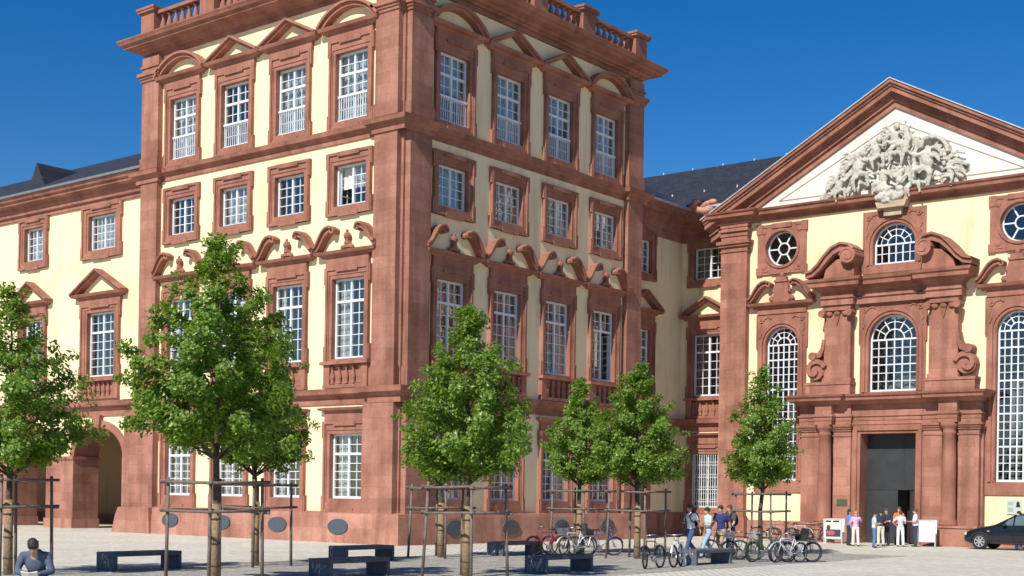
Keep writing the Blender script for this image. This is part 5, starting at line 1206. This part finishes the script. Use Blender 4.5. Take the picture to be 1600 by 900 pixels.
ps=person((-7.32,21.05,-.07),radians(-83),1.68,'seated man with dark hair in grey blue shirt reading with bowed head',None,(.085,.105,.155),(.02,.025,.05),'dark','short',pose='sit',arms=('book','book'),sleeve='long',vox=.014)  # shirt colour darkened to stand in for tree shade
m=MB(); m.prism([(-.12,0),(0,-.02),(.12,0),(.12,.02),(0,-.01),(-.12,.02)],-.08,.08); o=link('book',m.mesh('book',cloth((.75,.73,.66))),None,(0,0,0)); o.parent=None
o.location=Vector((-7.32,21.05,.55))+Vector((cos(radians(-83)),sin(radians(-83)),0))*.56; o.rotation_euler=(radians(50),0,radians(-83)+pi/2+pi); tag(o,'open white book held by the seated man','book')
dg=bpy.context.evaluated_depsgraph_get()
new=[(o,bpy.data.meshes.new_from_object(o.evaluated_get(dg))) for o in PEND]
for o,me in new:
    nm=o.data.name; o.modifiers.clear(); mt=o.data.materials[0]; o.data=me; me.name=nm
    me.materials.clear(); me.materials.append(mt)
# ------------------------------------------------------------------ A-FRAME BOARDS
def aframe(pos,w,h,lab,pic):
    r=link('pavement_sign',None,None,(pos[0],pos[1],0),PHI*.55); tag(r,lab,'sign','folding boards at the chapel door')
    al=mat_simple('aluminium_frame',(.55,.58,.6),.4,.08,8,metal=.3) if 'aluminium_frame' not in MATS else MATS['aluminium_frame']
    wm=whiteplaster if False else MATS.get('board_white') or mat_simple('board_white',(.80,.80,.76),.6,.03,3)
    for sgn,nm in ((-1,'front_panel'),(1,'back_panel')):
        m=MB(); m.box(-w/2+.04,w/2-.04,-.012,.012,.22,h-.03); o=link(nm,m.mesh(nm,wm),r,(0,sgn*.22,0)); o.rotation_euler=(-sgn*.17,0,0)
        m=MB(); m.box(-w/2,-w/2+.045,-.02,.02,0,h); m.box(w/2-.045,w/2,-.02,.02,0,h); m.box(-w/2+.045,w/2-.045,-.02,.02,h-.045,h); m.box(-w/2+.045,w/2-.045,-.02,.02,.2,.24)
        link('panel_frame',m.mesh('panel_frame',al),o)
        if sgn<0 and pic:
            m=MB(); m.box(-.30,-.06,-.018,-.013,h-.14,h-.07); m.box(.02,.28,-.018,-.013,h-.14,h-.07); link('heading',m.mesh('heading',blackM),o)
            m=MB(); m.box(-.33,.33,-.018,-.013,h-.27,h-.17); link('cream_strip',m.mesh('cream_strip',cloth((.75,.68,.45))),o)
            m=MB(); m.box(-.30,.33,-.018,-.013,.30,.62); m.ell((-.18,-.02,.70),(.09,.008,.12)); link('picture',m.mesh('picture',cloth((.06,.055,.06))),o)
            m=MB(); m.box(-.28,.30,-.022,-.019,.62,.72); link('picture_sky',m.mesh('picture_sky',cloth((.6,.6,.58))),o)
            m=MB(); m.ell((-.10,-.022,.47),(.2,.006,.11)); link('picture_red',m.mesh('picture_red',cloth((.40,.10,.14))),o)
    return r
aframe(pal(8.0,19.0),.80,1.08,'folding poster board with a dark and red picture left of the portal',True)
aframe(pal(12.05,19.1),.86,1.12,'blank white folding board right of the door group',False)
# ------------------------------------------------------------------ CAR
def car():
    carP=paint('dark_blue_car_paint',(.006,.009,.016),.25); gl=mat_simple('tinted_car_glass',(.10,.14,.15),.06,.1,3); rimm=mat_simple('alloy_wheel',(.6,.62,.65),.3,.08,6,metal=.6)
    r=link('parked_car',None,None,pal(14.5,18.25),PHI); tag(r,'dark blue compact car parked before the chapel wall at the right edge','car')
    W=1.66; L=4.1
    # stations: x, z_bottom, z_shoulder, z_roof, half width shoulder, half width roof
    ST=[(-.62,.30,.52,.56,.55,.45),(-.56,.22,.60,.68,.68,.55),(-.35,.20,.70,.80,.78,.66),(0,.20,.80,.89,.82,.70),(.45,.20,.87,.97,.83,.70),(.72,.20,.91,1.05,.83,.64),(1.15,.20,.93,1.30,.83,.60),(1.6,.20,.95,1.46,.83,.60),(2.1,.20,.96,1.51,.83,.61),(2.7,.20,.97,1.50,.83,.60),(3.1,.20,.98,1.43,.82,.58),(3.35,.24,.98,1.22,.80,.58),(3.48,.28,.92,1.0,.76,.6),(3.52,.34,.80,.85,.70,.58)]
    m=MB(); n=len(ST); ring=[]
    for x,zb,zs,zr,hs,hr in ST:
        pts=[(hs*.86,zb),(hs*.99,zb+.12),(hs*1.02,(zb+zs)/2),(hs,zs),(hr+.03,zr-.05 if zr-zs>.12 else (zs+zr)/2),(hr*.85,zr-.01),(0,zr+.015)]
        full=[(x,-p,z) for p,z in pts]+[(x,p,z) for p,z in pts[-2::-1]]; ring.append(full)
    k=len(ring[0]); vs=[p for rg in ring for p in rg]; fs=[]
    for i in range(n-1):
        for j in range(k-1): fs.append((i*k+j,i*k+j+1,(i+1)*k+j+1,(i+1)*k+j))
        fs.append((i*k+k-1,i*k,(i+1)*k,(i+1)*k+k-1))
    fs.append(tuple(range(k))[::-1]); fs.append(tuple((n-1)*k+j for j in range(k)))
    m.add([(x,y+W/2,z) for x,y,z in vs],fs); o=link('body',m.mesh('body',carP,True),r); s=o.modifiers.new('s','SUBSURF'); s.levels=s.render_levels=2
    def side_glass(name,poly):
        m=MB(); vs=[]
        for x,z in poly:
            # interpolate shoulder->roof slope at x
            for i in range(n-1):
                if ST[i][0]<=x<=ST[i+1][0]:
                    t=(x-ST[i][0])/(ST[i+1][0]-ST[i][0]); zs=ST[i][2]*(1-t)+ST[i+1][2]*t; zr=ST[i][3]*(1-t)+ST[i+1][3]*t-.05; hs=.83; hr=(ST[i][5]*(1-t)+ST[i+1][5]*t)+.03
            u=min(1,max(0,(z-zs)/(zr-zs))); vs.append((x,W/2-(hs*(1-u)+hr*u)-.012-.02*sin(pi*u),z))
        m.add(vs,[tuple(range(len(vs)))]); link(name,m.mesh(name,gl),r); m=MB(); m.add([(x,W-y,z) for x,y,z in vs],[tuple(range(len(vs)))[::-1]]); link(name,m.mesh(name,gl),r)
    side_glass('side_window',[(1.02,.98),(1.42,.99),(1.42,1.30),(1.22,1.22)]); side_glass('side_window',[(1.48,.99),(2.22,1.0),(2.22,1.405),(1.72,1.39),(1.48,1.33)]); side_glass('side_window',[(2.29,1.0),(2.92,1.02),(2.80,1.36),(2.29,1.405)])
    m=MB(); m.add([(.74,W/2-.60,1.04),(.74,W/2+.60,1.04),(1.55,W/2+.52,1.47),(1.55,W/2-.52,1.47)],[(0,3,2,1)]); link('windscreen',m.mesh('windscreen',gl),r)
    for x in (.12,2.72):
        for y,sg in ((.02,-1),(W-.02,1)):
            m=MB(); prof=[(.20,-.02),(.29,-.02),(.315,.02),(.315,.17),(.29,.19),(.20,.19)]
            nn=26
            vs=[(rr*cos(2*pi*j/nn),yy,rr*sin(2*pi*j/nn)) for rr,yy in prof for j in range(nn)]; fs=[(i*nn+j,i*nn+(j+1)%nn,(i+1)*nn+(j+1)%nn,(i+1)*nn+j) for i in range(len(prof)-1) for j in range(nn)]; m.add(vs,fs)
            w_=link('wheel',m.mesh('wheel',rubber,True),r,(x,y-.03 if sg<0 else y-.14,.315))
            m=MB(); yy=-.012 if sg<0 else .182; m.tube([(0,yy,0),(0,yy+.02,0)],.06,12)
            torus(m,.195,.014,24,6,0,yy)
            for j in range(7): a=2*pi*j/7; m.prism([(.04*cos(a-.5),.04*sin(a-.5)),(.19*cos(a-.13),.19*sin(a-.13)),(.19*cos(a+.13),.19*sin(a+.13)),(.04*cos(a+.5),.04*sin(a+.5))],yy,yy+.02)
            link('rim',m.mesh('rim',rimm),w_)
            m=MB(); m.tube([(0,.03,0),(0,.16,0)],.2,20); link('hub',m.mesh('hub',blackM),w_)
    for y in (.12,W-.34):
        m=MB(); m.ell((-.47,y+.11,.60),(.12,.13,.075),rot=Matrix.Rotation(.25,3,'Y')); link('headlight',m.mesh('headlight',mat_simple('lamp_glass',(.6,.62,.62),.1) if 'lamp_glass' not in MATS else MATS['lamp_glass'],True),r)
    m=MB(); m.ell((1.12,-.08,1.0),(.09,.07,.06)); link('wing_mirror',m.mesh('wing_mirror',carP,True),r)
    m=MB(); m.box(.42,.50,-.008,.002,.72,.76) ; link('side_indicator',m.mesh('side_indicator',cloth((.7,.35,.05))),r)
    m=MB(); m.band([(.12+.37*cos(a),.315+.37*sin(a)) for a in [radians(-8+i*14) for i in range(15)]],.05,-.022,.05); link('wheel_arch',m.mesh('wheel_arch',blackM),r); m=MB(); m.band([(2.72+.37*cos(a),.315+.37*sin(a)) for a in [radians(-8+i*14) for i in range(15)]],.05,-.022,.05); link('wheel_arch',m.mesh('wheel_arch',blackM),r)
    for x in (1.45,2.25):
        m=MB(); m.box(x-.005,x+.005,-.018,.0,.3,.95); link('door_gap',m.mesh('door_gap',blackM),r)
    for x in (1.95,2.72):
        m=MB(); m.box(x,x+.17,-.035,-.005,.86,.885); link('door_handle',m.mesh('door_handle',carP),r)
car()
